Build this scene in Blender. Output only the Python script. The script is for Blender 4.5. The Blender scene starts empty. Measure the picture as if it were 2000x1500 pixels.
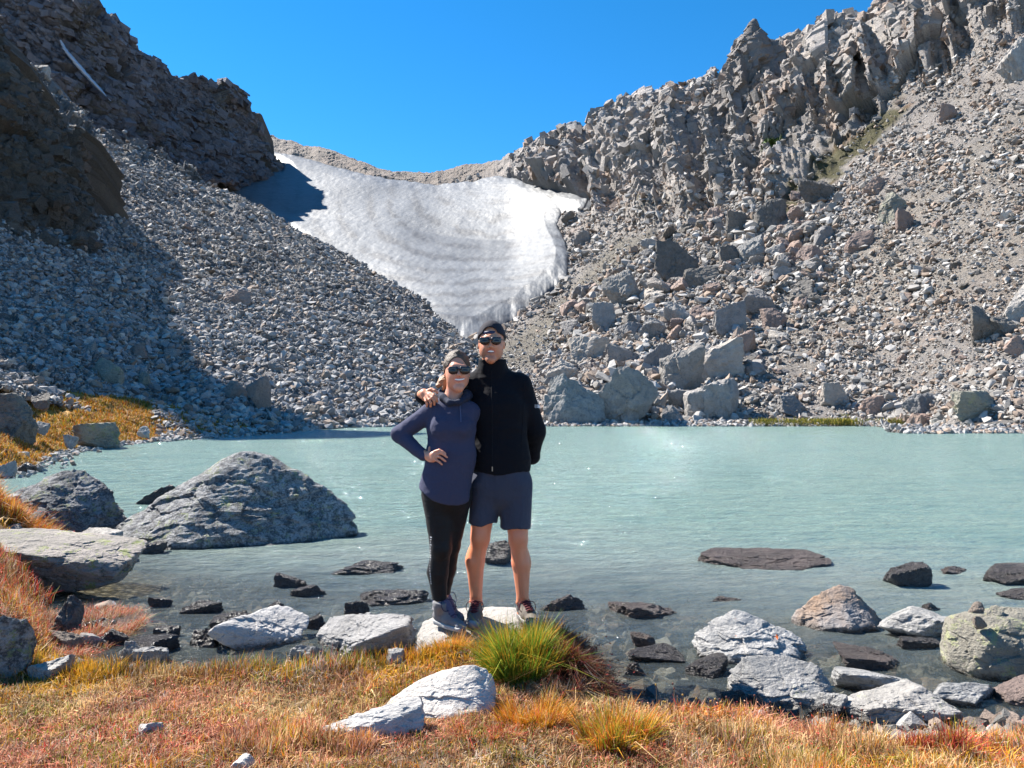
import bpy, bmesh, math, random
import numpy as np
from mathutils import Vector, Matrix
# ---------------------------------------------------------------- camera, sky, sun, exposure
SC = bpy.context.scene
CAMZ = 1.6; FPX = 1440.0; HZ = 785.0
cam_d = bpy.data.cameras.new('camera'); cam = bpy.data.objects.new('camera', cam_d)
SC.collection.objects.link(cam); SC.camera = cam
cam_d.sensor_width = 36; cam_d.lens = FPX/2000*36; cam_d.clip_start = .05; cam_d.clip_end = 3000
PITCH = math.atan((HZ-750)/FPX)
cam.location = (0, 0, CAMZ); cam.rotation_euler = (math.radians(90)+PITCH, 0, 0)
SUN_AZ = math.radians(-58); SUN_EL = math.radians(47)
SUNV = np.array([math.sin(SUN_AZ)*math.cos(SUN_EL), math.cos(SUN_AZ)*math.cos(SUN_EL), math.sin(SUN_EL)])
w = bpy.data.worlds.new('World'); SC.world = w; w.use_nodes = True
nt = w.node_tree; nt.nodes.clear()
sky = nt.nodes.new('ShaderNodeTexSky'); sky.sky_type = 'NISHITA'; sky.sun_disc = False
sky.sun_elevation = SUN_EL; sky.sun_rotation = SUN_AZ % (2*math.pi); sky.altitude = 3400
sky.air_density = 1.0; sky.dust_density = 0.0; sky.ozone_density = 3.0
hs = nt.nodes.new('ShaderNodeHueSaturation'); hs.inputs['Hue'].default_value = .493; hs.inputs['Saturation'].default_value = 1.32; hs.inputs['Value'].default_value = 1.18
bg = nt.nodes.new('ShaderNodeBackground'); bg.inputs['Strength'].default_value = 0.075
wo = nt.nodes.new('ShaderNodeOutputWorld')
nt.links.new(sky.outputs[0], hs.inputs['Color']); nt.links.new(hs.outputs[0], bg.inputs[0]); nt.links.new(bg.outputs[0], wo.inputs[0])
sl = bpy.data.lights.new('sun', 'SUN'); sl.energy = 5.0; sl.angle = math.radians(.5); sl.color = (1, .95, .87)
so = bpy.data.objects.new('sun', sl); SC.collection.objects.link(so)
so.rotation_euler = Vector(SUNV).to_track_quat('Z', 'Y').to_euler(); so.location = (-30, 20, 60)
SC.view_settings.view_transform = 'Standard'; SC.view_settings.look = 'None'
SC.view_settings.exposure = 1.6; SC.view_settings.gamma = 1
SC.cycles.max_bounces = 6; SC.cycles.diffuse_bounces = 3; SC.cycles.glossy_bounces = 3
SC.cycles.transparent_max_bounces = 12; SC.cycles.sample_clamp_indirect = 6
# ---------------------------------------------------------------- helpers
CP, SP = math.cos(PITCH), math.sin(PITCH)
def W(px, py, Y):
    """world point at distance Y ahead of the camera on the ray through a point of the view"""
    px = np.asarray(px, float); py = np.asarray(py, float); Y = np.asarray(Y, float)
    x = (px-1000)/FPX; z = (750-py)/FPX
    dy = CP - z*SP; dz = SP + z*CP
    t = Y/dy
    return np.stack(np.broadcast_arrays(x*t, Y, CAMZ + dz*t), -1)
def tag(o, label=None, cat=None, group=None, kind=None):
    if label: o['label'] = label
    if cat: o['category'] = cat
    if group: o['group'] = group
    if kind: o['kind'] = kind
    return o
def mesh_np(name, V, Fs, smooth=False, col=None, attrs=None):
    me = bpy.data.meshes.new(name); V = np.asarray(V, np.float32)
    if not isinstance(Fs, list): Fs = [Fs]
    Fs = [np.asarray(f, np.int32) for f in Fs if len(f)]
    me.vertices.add(len(V)); me.vertices.foreach_set('co', V.ravel())
    nl = sum(f.size for f in Fs); npol = sum(len(f) for f in Fs)
    me.loops.add(nl); me.polygons.add(npol)
    me.loops.foreach_set('vertex_index', np.concatenate([f.ravel() for f in Fs]))
    cnt = np.concatenate([np.full(len(f), f.shape[1], np.int32) for f in Fs])
    st = np.zeros(npol, np.int32); st[1:] = np.cumsum(cnt)[:-1]
    me.polygons.foreach_set('loop_start', st)
    me.polygons.foreach_set('use_smooth', np.full(npol, smooth, bool))
    if col is not None:
        a = me.color_attributes.new('col', 'FLOAT_COLOR', 'POINT')
        c = np.ones((len(V), 4), np.float32); c[:, :3] = col; a.data.foreach_set('color', c.ravel())
    for k, v in (attrs or {}).items():
        a = me.attributes.new(k, 'FLOAT', 'POINT'); a.data.foreach_set('value', np.asarray(v, np.float32))
    me.update(calc_edges=True); me.validate()
    return me
def link(name, me, mat=None, parent=None):
    o = bpy.data.objects.new(name, me); SC.collection.objects.link(o)
    if mat is not None and me is not None and not me.materials: me.materials.append(mat)
    if parent is not None: o.parent = parent
    return o
def empty(name, loc=(0, 0, 0)):
    o = bpy.data.objects.new(name, None); SC.collection.objects.link(o); o.location = loc; o.empty_display_size = .1
    return o
def under(root, o):
    """parent o (built in world space) under root, keeping its place"""
    o.parent = root; o.matrix_parent_inverse = Matrix.Translation(-Vector(root.location)); return o
# noise --------------------------------------------------------
def _h(ix, iy, iz, seed):
    with np.errstate(over='ignore'):
        h = (ix.astype(np.uint32)*np.uint32(374761393) + iy.astype(np.uint32)*np.uint32(668265263)
             + iz.astype(np.uint32)*np.uint32(2147483647-1274126177) + np.uint32(seed*7919+13))
        h = (h ^ (h >> np.uint32(13)))*np.uint32(1274126177); h = h ^ (h >> np.uint32(16))
        h = h*np.uint32(2246822519); h = h ^ (h >> np.uint32(15))
    return h
def _r(h): return (h & np.uint32(0xffffff)).astype(np.float32)/np.float32(0xffffff)
def vnoise(P, seed=0):
    P = np.asarray(P, np.float32); f = np.floor(P); i = f.astype(np.int64); t = P-f; t = t*t*t*(t*(t*6-15)+10)
    x, y, z = i[:, 0], i[:, 1], i[:, 2]; out = 0
    for a in (0, 1):
        wx = t[:, 0] if a else 1-t[:, 0]
        for b in (0, 1):
            wy = t[:, 1] if b else 1-t[:, 1]
            for c in (0, 1):
                wz = t[:, 2] if c else 1-t[:, 2]
                out = out + wx*wy*wz*_r(_h(x+a, y+b, z+c, seed))
    return out*2-1
def fbm(P, oct=4, seed=0, gain=.5, lac=2.03, ridged=False):
    P = np.asarray(P, np.float32); s = 0; a = 1; tot = 0
    for k in range(oct):
        n = vnoise(P, seed+k*17)
        if ridged: n = 1-2*np.abs(n)
        s = s+a*n; tot += a; a *= gain; P = P*lac + 11.3
    return s/tot
def blocks(P, seed=0, a=1., b=.5, jit=.9):
    """broken-rock relief: every Voronoi block stands off and tilts by its own amount"""
    P = np.asarray(P, np.float32); i0 = np.floor(P).astype(np.int64); best = np.full(len(P), 1e9, np.float32)
    second = best.copy()
    bid = np.zeros(len(P), np.uint32); D = np.zeros_like(P)
    for dx in (-1, 0, 1):
        for dy in (-1, 0, 1):
            for dz in (-1, 0, 1):
                ii = i0+np.array([dx, dy, dz]); h = _h(ii[:, 0], ii[:, 1], ii[:, 2], seed)
                fp = ii + .5 + jit*(np.stack([_r(h), _r(h*np.uint32(747796405)+np.uint32(1)), _r(h*np.uint32(2891336453)+np.uint32(7))], -1)-.5)
                d = (P-fp).astype(np.float32); q = (d*d).sum(1); m = q < best
                second = np.where(m, best, np.minimum(second, q))
                best = np.where(m, q, best); bid = np.where(m, h, bid); D[m] = d[m]
    r = _r(bid*np.uint32(1597334677)+np.uint32(3))-.5
    rv = np.stack([_r(bid*np.uint32(k)+np.uint32(5)) for k in (3266489917, 668265263, 2246822519)], -1)-.5
    e = np.sqrt(second)-np.sqrt(best)
    return r*a + (D*rv).sum(1)*2*b, e, r+.5
def grid_faces(nr, nc):
    i = np.arange((nr-1)*(nc-1)); r = i//(nc-1); c = i % (nc-1); a = r*nc+c
    return np.stack([a, a+1, a+nc+1, a+nc], 1)
def vnormals(V, nr, nc):
    G = V.reshape(nr, nc, 3); n = np.cross(np.gradient(G, axis=1), np.gradient(G, axis=0))
    n /= np.linalg.norm(n, axis=2, keepdims=True)+1e-9
    return n.reshape(-1, 3)
def sstep(a, b, x): t = np.clip((x-a)/(b-a), 0, 1); return t*t*(3-2*t)
def in_poly(x, y, poly):
    poly = np.asarray(poly, float); ins = np.zeros(x.shape, bool); d = np.full(x.shape, 1e9)
    for k in range(len(poly)):
        x1, y1 = poly[k]; x2, y2 = poly[(k+1) % len(poly)]
        c = ((y1 > y) != (y2 > y)) & (x < (x2-x1)*(y-y1)/((y2-y1) if y2 != y1 else 1e-9)+x1); ins ^= c
        dx, dy = x2-x1, y2-y1; t = np.clip(((x-x1)*dx+(y-y1)*dy)/(dx*dx+dy*dy+1e-12), 0, 1)
        d = np.minimum(d, np.hypot(x-x1-t*dx, y-y1-t*dy))
    return ins, d
# materials ----------------------------------------------------
def newmat(name):
    m = bpy.data.materials.new(name); m.use_nodes = True; n = m.node_tree; n.nodes.clear()
    o = n.nodes.new('ShaderNodeOutputMaterial'); b = n.nodes.new('ShaderNodeBsdfPrincipled'); n.links.new(b.outputs[0], o.inputs[0])
    return m, n, b
class NB:
    """small node-building helper"""
    def __init__(s, n): s.n = n; s.l = n.links
    def node(s, t, **k):
        nd = s.n.nodes.new(t)
        for a, v in k.items(): setattr(nd, a, v)
        return nd
    def setin(s, nd, i, v):
        if hasattr(v, 'is_output') or isinstance(v, bpy.types.NodeSocket): s.l.new(v, nd.inputs[i])
        elif v is not None: nd.inputs[i].default_value = v
    def coord(s, kind='Object', scale=(1, 1, 1), rot=(0, 0, 0)):
        t = s.node('ShaderNodeTexCoord'); m = s.node('ShaderNodeMapping'); s.l.new(t.outputs[kind], m.inputs[0])
        m.inputs['Scale'].default_value = scale; m.inputs['Rotation'].default_value = rot; return m.outputs[0]
    def noise(s, v, scale, detail=4, rough=.55, dist=0):
        t = s.node('ShaderNodeTexNoise'); s.l.new(v, t.inputs['Vector'])
        t.inputs['Scale'].default_value = scale; t.inputs['Detail'].default_value = detail
        t.inputs['Roughness'].default_value = rough; t.inputs['Distortion'].default_value = dist; return t.outputs['Fac']
    def voro(s, v, scale, feature='F1', out='Distance'):
        t = s.node('ShaderNodeTexVoronoi'); t.feature = feature; s.l.new(v, t.inputs['Vector']); t.inputs['Scale'].default_value = scale
        return t.outputs[out]
    def ramp(s, f, stops, mode='LINEAR'):
        r = s.node('ShaderNodeValToRGB'); r.color_ramp.interpolation = mode; e = r.color_ramp.elements
        while len(e) < len(stops): e.new(.5)
        for k, (p, c) in enumerate(stops):
            e[k].position = p; e[k].color = (*c, 1) if hasattr(c, '__len__') else (c, c, c, 1)
        s.l.new(f, r.inputs[0]); return r.outputs[0]
    def mix(s, f, a, b, mode='MIX'):
        m = s.node('ShaderNodeMix', data_type='RGBA', blend_type=mode)
        for i, v in ((0, f), (6, a), (7, b)):
            if isinstance(v, bpy.types.NodeSocket): s.l.new(v, m.inputs[i])
            elif hasattr(v, '__len__'): m.inputs[i].default_value = (*v, 1) if len(v) == 3 else v
            else: m.inputs[i].default_value = v
        return m.outputs[2]
    def math(s, op, a, b=None, c=None):
        m = s.node('ShaderNodeMath', operation=op)
        for i, v in enumerate((a, b, c)):
            if v is None: continue
            if isinstance(v, bpy.types.NodeSocket): s.l.new(v, m.inputs[i])
            else: m.inputs[i].default_value = v
        return m.outputs[0]
    def attr(s, name, out='Color'):
        a = s.node('ShaderNodeAttribute'); a.attribute_name = name; return a.outputs[out]
    def bump(s, h, strength, dist, prev=None):
        b = s.node('ShaderNodeBump'); b.inputs['Strength'].default_value = strength; b.inputs['Distance'].default_value = dist
        s.l.new(h, b.inputs['Height'])
        if prev is not None: s.l.new(prev, b.inputs['Normal'])
        return b.outputs[0]
ALB = .69
def rock_mat(name, c1, c2, dark=(.03, .03, .03), dark_amt=.5, lichen=None, lichen_amt=.0, sc=1., bump=1., orange=0, use_col=False, rough=.85, wet=True, strata=(1, 1, 1), dist=.03):
    m, n, b = newmat(name); N = NB(n); v = N.coord('Object', (sc*strata[0], sc*strata[1], sc*strata[2]))
    big = N.noise(v, 1.6, 5, .6); fine = N.noise(v, 14, 8, .7); sp = N.noise(v, 55, 4, .7)
    c = N.mix(N.ramp(big, [(.35, 0.), (.65, 1.)]), c1, c2)
    if use_col: c = N.mix(1., c, N.attr('col'), 'MULTIPLY')
    c = N.mix(1., c, (ALB,)*3, 'MULTIPLY')
    oi = N.node('ShaderNodeObjectInfo')
    c = N.mix(1., c, N.ramp(oi.outputs['Random'], [(0, (.8, .8, .82)), (.5, (1, 1, 1)), (1, (1.12, 1.06, 1.0))]), 'MULTIPLY') if not use_col else c
    c = N.mix(N.ramp(fine, [(.3, .75), (.5, 0.)]), c, N.mix(.5, c, dark, 'MIX'))
    c = N.mix(N.ramp(sp, [(.30, .55), (.5, 0.), (.62, 0.), (.75, .35)]), c, N.mix(1., c, (.45, .45, .47), 'MULTIPLY'))
    if dark_amt:
        k = N.noise(v, 5.5, 9, .75, .3); k2 = N.noise(v, 24, 6, .75); k = N.math('ADD', N.math('MULTIPLY', k, .55), N.math('MULTIPLY', k2, .45))
        c = N.mix(N.ramp(k, [(.585-.16*dark_amt, 0.), (.67-.16*dark_amt, .88)]), c, dark)
    if lichen is not None:
        k = N.noise(v, 3.3, 9, .72, .5); k2 = N.noise(v, 40, 3, .6)
        k = N.math('ADD', k, N.math('MULTIPLY', N.math('SUBTRACT', k2, .5), .45))
        c = N.mix(N.ramp(k, [(.66-.25*lichen_amt, 0.), (.71-.25*lichen_amt, .85)]), c, lichen)
    if orange:
        k = N.noise(v, 5.2, 5, .55, .3); c = N.mix(N.ramp(k, [(.787-.1*orange, 0.), (.80-.1*orange, 1.)]), c, (.62, .13, .02))
    r = rough
    if wet:
        g = N.node('ShaderNodeNewGeometry'); sx = N.node('ShaderNodeSeparateXYZ'); N.l.new(g.outputs['Position'], sx.inputs[0])
        zz = N.math('ADD', sx.outputs[2], N.math('MULTIPLY', N.math('SUBTRACT', fine, .5), .09))
        wf = N.ramp(zz, [(.015, 1.), (.05, 0.)]); c = N.mix(wf, c, N.mix(1., c, (.25, .24, .23), 'MULTIPLY'))
        r = N.math('SUBTRACT', rough, N.math('MULTIPLY', wf, rough-.22)); N.l.new(r, b.inputs['Roughness'])
    else: b.inputs['Roughness'].default_value = r
    N.l.new(c, b.inputs['Base Color']); b.inputs['Specular IOR Level'].default_value = .35
    h = N.math('ADD', N.math('MULTIPLY', N.noise(v, 7, 9, .68), 1.), N.math('MULTIPLY', N.noise(v, 30, 6, .7), .4)); h = N.math('ADD', h, N.math('MULTIPLY', N.noise(N.coord('Object', (sc, sc, sc*4.5), (.35, .2, 0)), 4, 6, .7), .8))
    N.l.new(N.bump(h, min(1, .8*bump), dist*max(1, bump)), b.inputs['Normal'])
    return m
def plain_mat(name, c, rough=.7, sc=60, var=.25, bump=.15, dist=.002, spec=.4, c2=None, strata=(1, 1, 1), metal=0, sheen=0, use_col=False):
    m, n, b = newmat(name); N = NB(n); v = N.coord('Object', strata)
    f = N.noise(v, sc, 5, .6); f2 = N.noise(v, sc*.12, 3, .5)
    a = N.attr('col') if use_col else c
    k = N.mix(f, N.mix(1., a, (1-var,)*3, 'MULTIPLY'), N.mix(1., a, (1+var,)*3, 'MULTIPLY'))
    if c2 is not None: k = N.mix(N.ramp(f2, [(.4, 0.), (.62, 1.)]), k, c2)
    N.l.new(k, b.inputs['Base Color']); b.inputs['Roughness'].default_value = rough
    b.inputs['Specular IOR Level'].default_value = spec; b.inputs['Metallic'].default_value = metal
    if sheen: b.inputs['Sheen Weight'].default_value = sheen
    N.l.new(N.bump(f, bump, dist), b.inputs['Normal']); return m
# ---------------------------------------------------------------- the big slopes
class Sheet:
    """a slope given as columns of (height line, distance) knots; inverse distance is linear between knots, so each facet is a plane"""
    def __init__(s, cols):
        s.px = np.array([c[0] for c in cols], float); s.py = np.array([[k[0] for k in c[1]] for c in cols], float)
        s.iy = np.array([[1./k[1] for k in c[1]] for c in cols]); s.K = s.py.shape[1]
    def knots(s, px):
        if not hasattr(s, 'tx'):                       # columns blended smoothly sideways
            s.tx = np.arange(s.px[0]-1, s.px[-1]+2, 2.); A = np.stack([np.interp(s.tx, s.px, s.py[:, k]) for k in range(s.K)], 1); B = np.stack([np.interp(s.tx, s.px, s.iy[:, k]) for k in range(s.K)], 1)
            def sm(M, r):
                w_ = np.exp(-.5*(np.arange(-3*r, 3*r+1)/r)**2); w_ /= w_.sum(); Q = np.concatenate([np.repeat(M[:1], 3*r, 0), M, np.repeat(M[-1:], 3*r, 0)]); return np.stack([np.convolve(Q[:, k], w_, 'valid') for k in range(M.shape[1])], 1)
            s.tp = sm(A, 7); s.ti = sm(B, 22 if s.px[-1]-s.px[0] > 1000 else 8)
            s.tp[:, 0] = A[:, 0]; s.ti[:, 0] = B[:, 0]
        return np.stack([np.interp(px, s.tx, s.tp[:, k]) for k in range(s.K)], -1), np.stack([np.interp(px, s.tx, s.ti[:, k]) for k in range(s.K)], -1)
    def depth(s, px, py):
        px = np.atleast_1d(np.asarray(px, float)); py = np.atleast_1d(np.asarray(py, float)); P, I = s.knots(px); out = I[..., 0].copy()
        for k in range(s.K-1):
            a, b = P[..., k], P[..., k+1]; t = np.clip((py-a)/(b-a), 0, 1); m = py < a
            out = np.where(m, I[..., k]*(1-t)+I[..., k+1]*t, out)
        return 1/out
    def keep(s, PX, PY, V, ny, nx): s.gx = PX[0]; s.gy = PY; s.V = V.reshape(ny, nx, 3)
    def surf(s, px, py):
        """points of the finished relief"""
        px = np.atleast_1d(np.asarray(px, float)); py = np.atleast_1d(np.asarray(py, float)); c = np.clip(np.round((px-s.gx[0])/(s.gx[1]-s.gx[0])).astype(int), 0, len(s.gx)-1); r = np.zeros(len(px), int)
        for k in np.unique(c):
            m = c == k; col = s.gy[::-1, k]; r[m] = len(col)-1-np.clip(np.searchsorted(col, py[m]), 0, len(col)-1)
        return s.V[r, c]
    def grid(s, nx, ny, x0=None, x1=None):
        px = np.linspace(x0 if x0 is not None else s.px[0], x1 if x1 is not None else s.px[-1], nx); P, I = s.knots(px)
        L = np.abs(np.diff(P, axis=1)).mean(0); L = np.maximum(L, 20); cum = np.concatenate([[0], np.cumsum(L)])/L.sum()
        v = np.linspace(0, 1, ny); k = np.clip(np.searchsorted(cum, v, side='right')-1, 0, s.K-2); t = (v-cum[k])/(cum[k+1]-cum[k])
        py = P[:, k]*(1-t)+P[:, k+1]*t; iy = I[:, k]*(1-t)+I[:, k+1]*t        # nx, ny
        PX = np.repeat(px[:, None], ny, 1)
        return PX.T, py.T, (1/iy).T                                            # ny rows, nx cols
Rsh = Sheet([
 (440, [(831,50),(700,110),(600,150),(420,215),(250,300)]),
 (505, [(831,50),(700,110),(600,148),(420,212),(263,300)]),
 (620, [(831,50),(700,105),(600,140),(440,200),(291,285)]),
 (770, [(831,50),(720,90),(620,125),(450,190),(338,262)]),
 (850, [(831,50),(720,86),(630,115),(470,180),(340,255)]),
 (930, [(831,50),(720,85),(640,112),(480,172),(326,248)]),
 (1000,[(831,50),(730,80),(630,112),(480,163),(310,236)]),
 (1090,[(831,50),(720,78),(600,110),(440,155),(268,212)]),
 (1160,[(830,50.5),(705,76),(570,107),(420,147),(240,200)]),
 (1210,[(830,50.5),(690,75),(540,105),(400,140),(206,190)]),
 (1290,[(830,51),(680,75),(520,100),(380,130),(196,178)]),
 (1400,[(830,51),(660,73),(500,95),(350,120),(150,160)]),
 (1560,[(830,51),(640,70),(470,88),(300,108),(76,142)]),
 (1700,[(830,50),(620,66),(440,82),(250,100),(30,128)]),
 (1760,[(831,49),(620,63),(430,78),(235,96),(-15,124)]),
 (1850,[(838,43),(620,57),(420,72),(220,90),(-50,118)]),
 (2000,[(843,39),(600,52),(380,66),(150,84),(-120,110)]),
 (2500,[(840,36),(560,48),(300,60),(0,76),(-300,100)])])
Lsh = Sheet([
 (-420,[(740,22),(420,50),(120,85),(-250,120)]),
 (0,  [(765,27),(580,52),(320,95),(98,150)]),
 (130,[(784,31),(610,58),(390,100),(198,155)]),
 (215,[(806,33),(640,60),(430,100),(266,155)]),
 (320,[(846,34),(690,58),(490,100),(312,152)]),
 (400,[(856,33),(700,58),(520,98),(356,148)]),
 (560,[(846,38.2),(720,62),(560,95),(430,140)]),
 (700,[(835,47),(750,62),(630,85),(512,125)]),
 (800,[(833,49),(765,62),(665,83),(578,117)]),
 (860,[(832,49.3),(780,62),(700,80),(620,108)]),
 (905,[(831.5,49.6),(790,60),(730,76),(660,98)]),
 (950,[(831.5,50),(805,58),(770,66),(740,74)]),
 (990,[(832,50),(822,55),(812,60),(806,64)])])
Csh = Sheet([
 (-420,[(250,178),(150,190),(0,200),(-60,210)]),
 (0,  [(200,172),(60,178),(-40,186),(-80,192)]),
 (150,[(300,172),(150,178),(20,184),(-40,190)]),
 (182,[(320,174),(200,180),(60,186),(0,191)]),
 (230,[(340,178),(230,184),(120,190),(62,196)]),
 (285,[(360,186),(260,192),(160,199),(107,205)]),
 (335,[(366,198),(280,204),(190,210),(138,216)]),
 (365,[(366,206),(290,212),(200,218),(156,224)]),
 (405,[(364,216),(295,222),(212,228),(158,234)]),
 (430,[(366,222),(305,228),(228,234),(176,240)]),
 (466,[(366,230),(315,236),(250,242),(196,248)]),
 (486,[(362,236),(326,240),(285,246),(250,252)]),
 (520,[(353,244),(335,248),(318,252),(300,257)]),
 (560,[(342,256),(341,257),(339,258),(337,259)])])
SNOW = [(385,345),(440,352),(500,345),(553,335),(556,325),(528,297),(560,302),(640,322),(700,340),(760,352),(850,364),(930,356),(975,347),(1010,352),(1030,364),(1085,374),
        (1120,380),(1150,392),(1130,420),(1095,415),(1088,440),(1112,500),(1108,545),(1060,585),(1020,620),(985,640),(960,655),(925,668),(860,665),(740,600),(640,525),(540,455),(430,395)]
def noisy_line(PX, py, amp, seed, top):
    """break up the skyline a little"""
    n = fbm(np.stack([PX.ravel()/26, np.zeros(PX.size), np.zeros(PX.size)], -1), 5, seed, .6).reshape(PX.shape)
    return py + n*amp*top
def place(PX, PY, Y): return W(PX, PY, Y).reshape(-1, 3)
def add_skirt(V, nr, nc, back, down):
    """a further row behind the crest so the mountain has a back"""
    last = V.reshape(nr, nc, 3)[-1]; a = last + np.array([0, back*.4, -down*.1]); b = last + np.array([0, back, -down])
    return np.concatenate([V, a, b]), nr+2
# --- right mountain with the headwall of the cirque
def build_right():
    nx, ny = 1150, 620
    PX, PY, Y = Rsh.grid(nx, ny, 440, 2500)
    v = np.linspace(0, 1, ny)[:, None]
    PY = noisy_line(PX, PY, np.interp(PX, [440, 900, 1000, 1200, 2500], [3, 3, 8, 12, 16]), 5, v**6)
    V = place(PX, PY, Y); N = vnormals(V, ny, nx); N *= np.sign((N*(-V+np.array([0, 0, 1.6]))).sum(1))[:, None]
    px, py = PX.ravel(), PY.ravel()
    # crags: a band under the crest and down to the right of the snow; slides and ledges between them
    top, _ = Rsh.knots(px); sky_y = top[:, -1]
    band = np.interp(px, [440, 900, 1000, 1060, 1150, 1300, 1450, 1560, 1700, 1850, 2000, 2500], [25, 20, 40, 115, 190, 225, 270, 262, 215, 180, 180, 170])
    wob = fbm(np.stack([px/70, py/70, px*0], -1), 4, 3)
    crag = sstep(1.12, .85, (py-sky_y)/band + wob*.25)
    crag *= np.interp(px, [440, 980, 1040], [.18, .3, 1])
    fr = np.clip((py-sky_y)/30, .35, 1)
    but = fbm(np.stack([px/46+.25*wob, py/170, px*0], -1), 3, 12, ridged=True)*3.6*fr
    s1 = fbm(V/22, 4, 11, ridged=True); b1, e1, r1 = blocks(V/np.array([13, 13, 17]) + .25*fbm(V/6, 2, 4)[:, None], 1, 1, .9)
    b2, e2, r2 = blocks(V/np.array([4.6, 4.6, 7.5]), 2, 1, .6); b3, e3, r3 = blocks(V/np.array([1.5, 1.5, 2.1]), 3, 1, .7)
    gul = fbm(np.stack([V[:, 0]/13 + V[:, 1]/17, V[:, 2]/60, V[:, 0]*0], -1), 3, 40)
    d = crag*(s1*1.6 + but*1.0 + b1*2.4*fr + b2*.7*fr + b3*.3 + gul*2.6 + .9 - .8*np.clip(1-e1/.07, 0, 1))
    scz = in_poly(px, py, [(1400,700),(1600,500),(1760,330),(2050,120),(2500,60),(2500,800),(1500,830)]); scz = np.where(scz[0], np.clip(scz[1]/40, 0, 1), 0)
    d += (1-crag)*(fbm(V/14, 4, 8)*1.6*sstep(0, 60, 830-py) + (b2*.22 + b3*.15*sstep(0, 30, 830-py))*(1-scz) + scz*fbm(V/1.1, 4, 9)*.35)
    # ledge of bedrock knolls low on the slope, left of the boulder field
    kn = in_poly(px, py, [(1060,840),(1060,715),(1130,690),(1200,700),(1290,700),(1370,760),(1280,838)]); kd = np.where(kn[0], np.clip(kn[1]/25, 0, 1), 0)
    d += kd*(b1*.6+b2*.8+b3*.5+.8)
    d *= sstep(-2, 12, 833-py+4)
    si, sdd = in_poly(px, py, SNOW); d = np.where(si, np.minimum(d*np.clip(1-sdd/10, 0, 1), .3), d)
    dist = V[:, 1]
    V = V + N*(d*np.clip(dist/110, .45, 1.15))[:, None]
    Rsh.keep(PX, PY, V, ny, nx)
    # colours: warm grey rock, tan scree, mossy and rusty patches of turf on the ledges
    base = np.array([.43, .395, .37])
    t = fbm(V/30, 4, 60); col = base*(1+.25*t[:, None])
    rb = crag[:, None]*(r1[:, None]*.5+r2[:, None]*.5); col = col*(1+crag[:, None]*.28)*(1 + .6*(rb-.4*crag[:, None]))
    pink = sstep(.15, .45, fbm(V/11, 3, 61))*(1-.5*crag); col += pink[:, None]*np.array([.10, .035, .02])*.6
    grey = sstep(0, .3, crag*fbm(V/17, 3, 62)); col = col*(1-grey[:, None]*np.array([.22, .18, .14]))
    tan = in_poly(px, py, [(1020,640),(1100,560),(1200,450),(1420,430),(1250,540),(1150,640),(1080,720),(950,760),(900,700)])
    tn = np.where(tan[0], np.clip(tan[1]/20, 0, 1), 0)[:, None]; col = col*(1-tn)+tn*np.array([.27, .245, .205])*(1+.2*t[:, None])
    scree = in_poly(px, py, [(1450,640),(1600,520),(1800,330),(2050,150),(2500,100),(2500,700),(1900,640),(1700,700),(1500,800)])
    sc = np.where(scree[0], np.clip(scree[1]/40, 0, 1), 0)[:, None]*(1-crag[:, None])*.7; col = col*(1-sc)+sc*np.array([.36, .325, .285])
    turf = np.zeros(len(V))
    for poly in ([(1500,430),(1560,330),(1640,270),(1760,180),(1800,190),(1700,290),(1600,400),(1530,440)], [(1470,190),(1500,180),(1510,200),(1470,235)], [(1590,300),(1640,225),(1700,195),(1720,200),(1640,285)],
                 [(1210,425),(1290,395),(1340,400),(1260,430)]):
        i_, d_ = in_poly(px, py, poly); turf = np.maximum(turf, np.where(i_, np.clip(d_/10, 0, 1), 0))
    turf *= sstep(-.35, .25, fbm(V/3, 4, 63)); rust = sstep(-.1, .5, fbm(V/8, 3, 64))[:, None]
    col = col*(1-turf[:, None]) + turf[:, None]*(np.array([.115, .105, .04])*(1-rust)+np.array([.26, .12, .045])*rust)
    shore = in_poly(px, py, [(1480,832),(1500,808),(1560,800),(1700,812),(1710,832)])[0]; f = shore*sstep(-.2, .4, fbm(V/2, 3, 65))
    col = col*(1-f[:, None])+f[:, None]*np.array([.15, .15, .03])
    brown = sstep(1010, 930, px)*sstep(60, 10, py-sky_y); col = col*(1-brown[:, None]*.6)+brown[:, None]*.6*np.array([.22, .16, .115])
    # second (cleft) darkening is real relief only
    V, nr = add_skirt(V, ny, nx, 40, 60); col = np.concatenate([col, col[-nx:], col[-nx:]])
    me = mesh_np('mountain', V, grid_faces(nr, nx), False, np.clip(col, .01, 1)); return me
M_MTN = rock_mat('mountain_rock', (.92, .92, .94), (1.12, 1.08, 1.02), dark=(.055, .05, .05), dark_amt=.25, sc=.55, bump=1.3, use_col=True, wet=False, dist=.35)
tag(link('mountain', build_right(), M_MTN), kind='structure')
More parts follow.
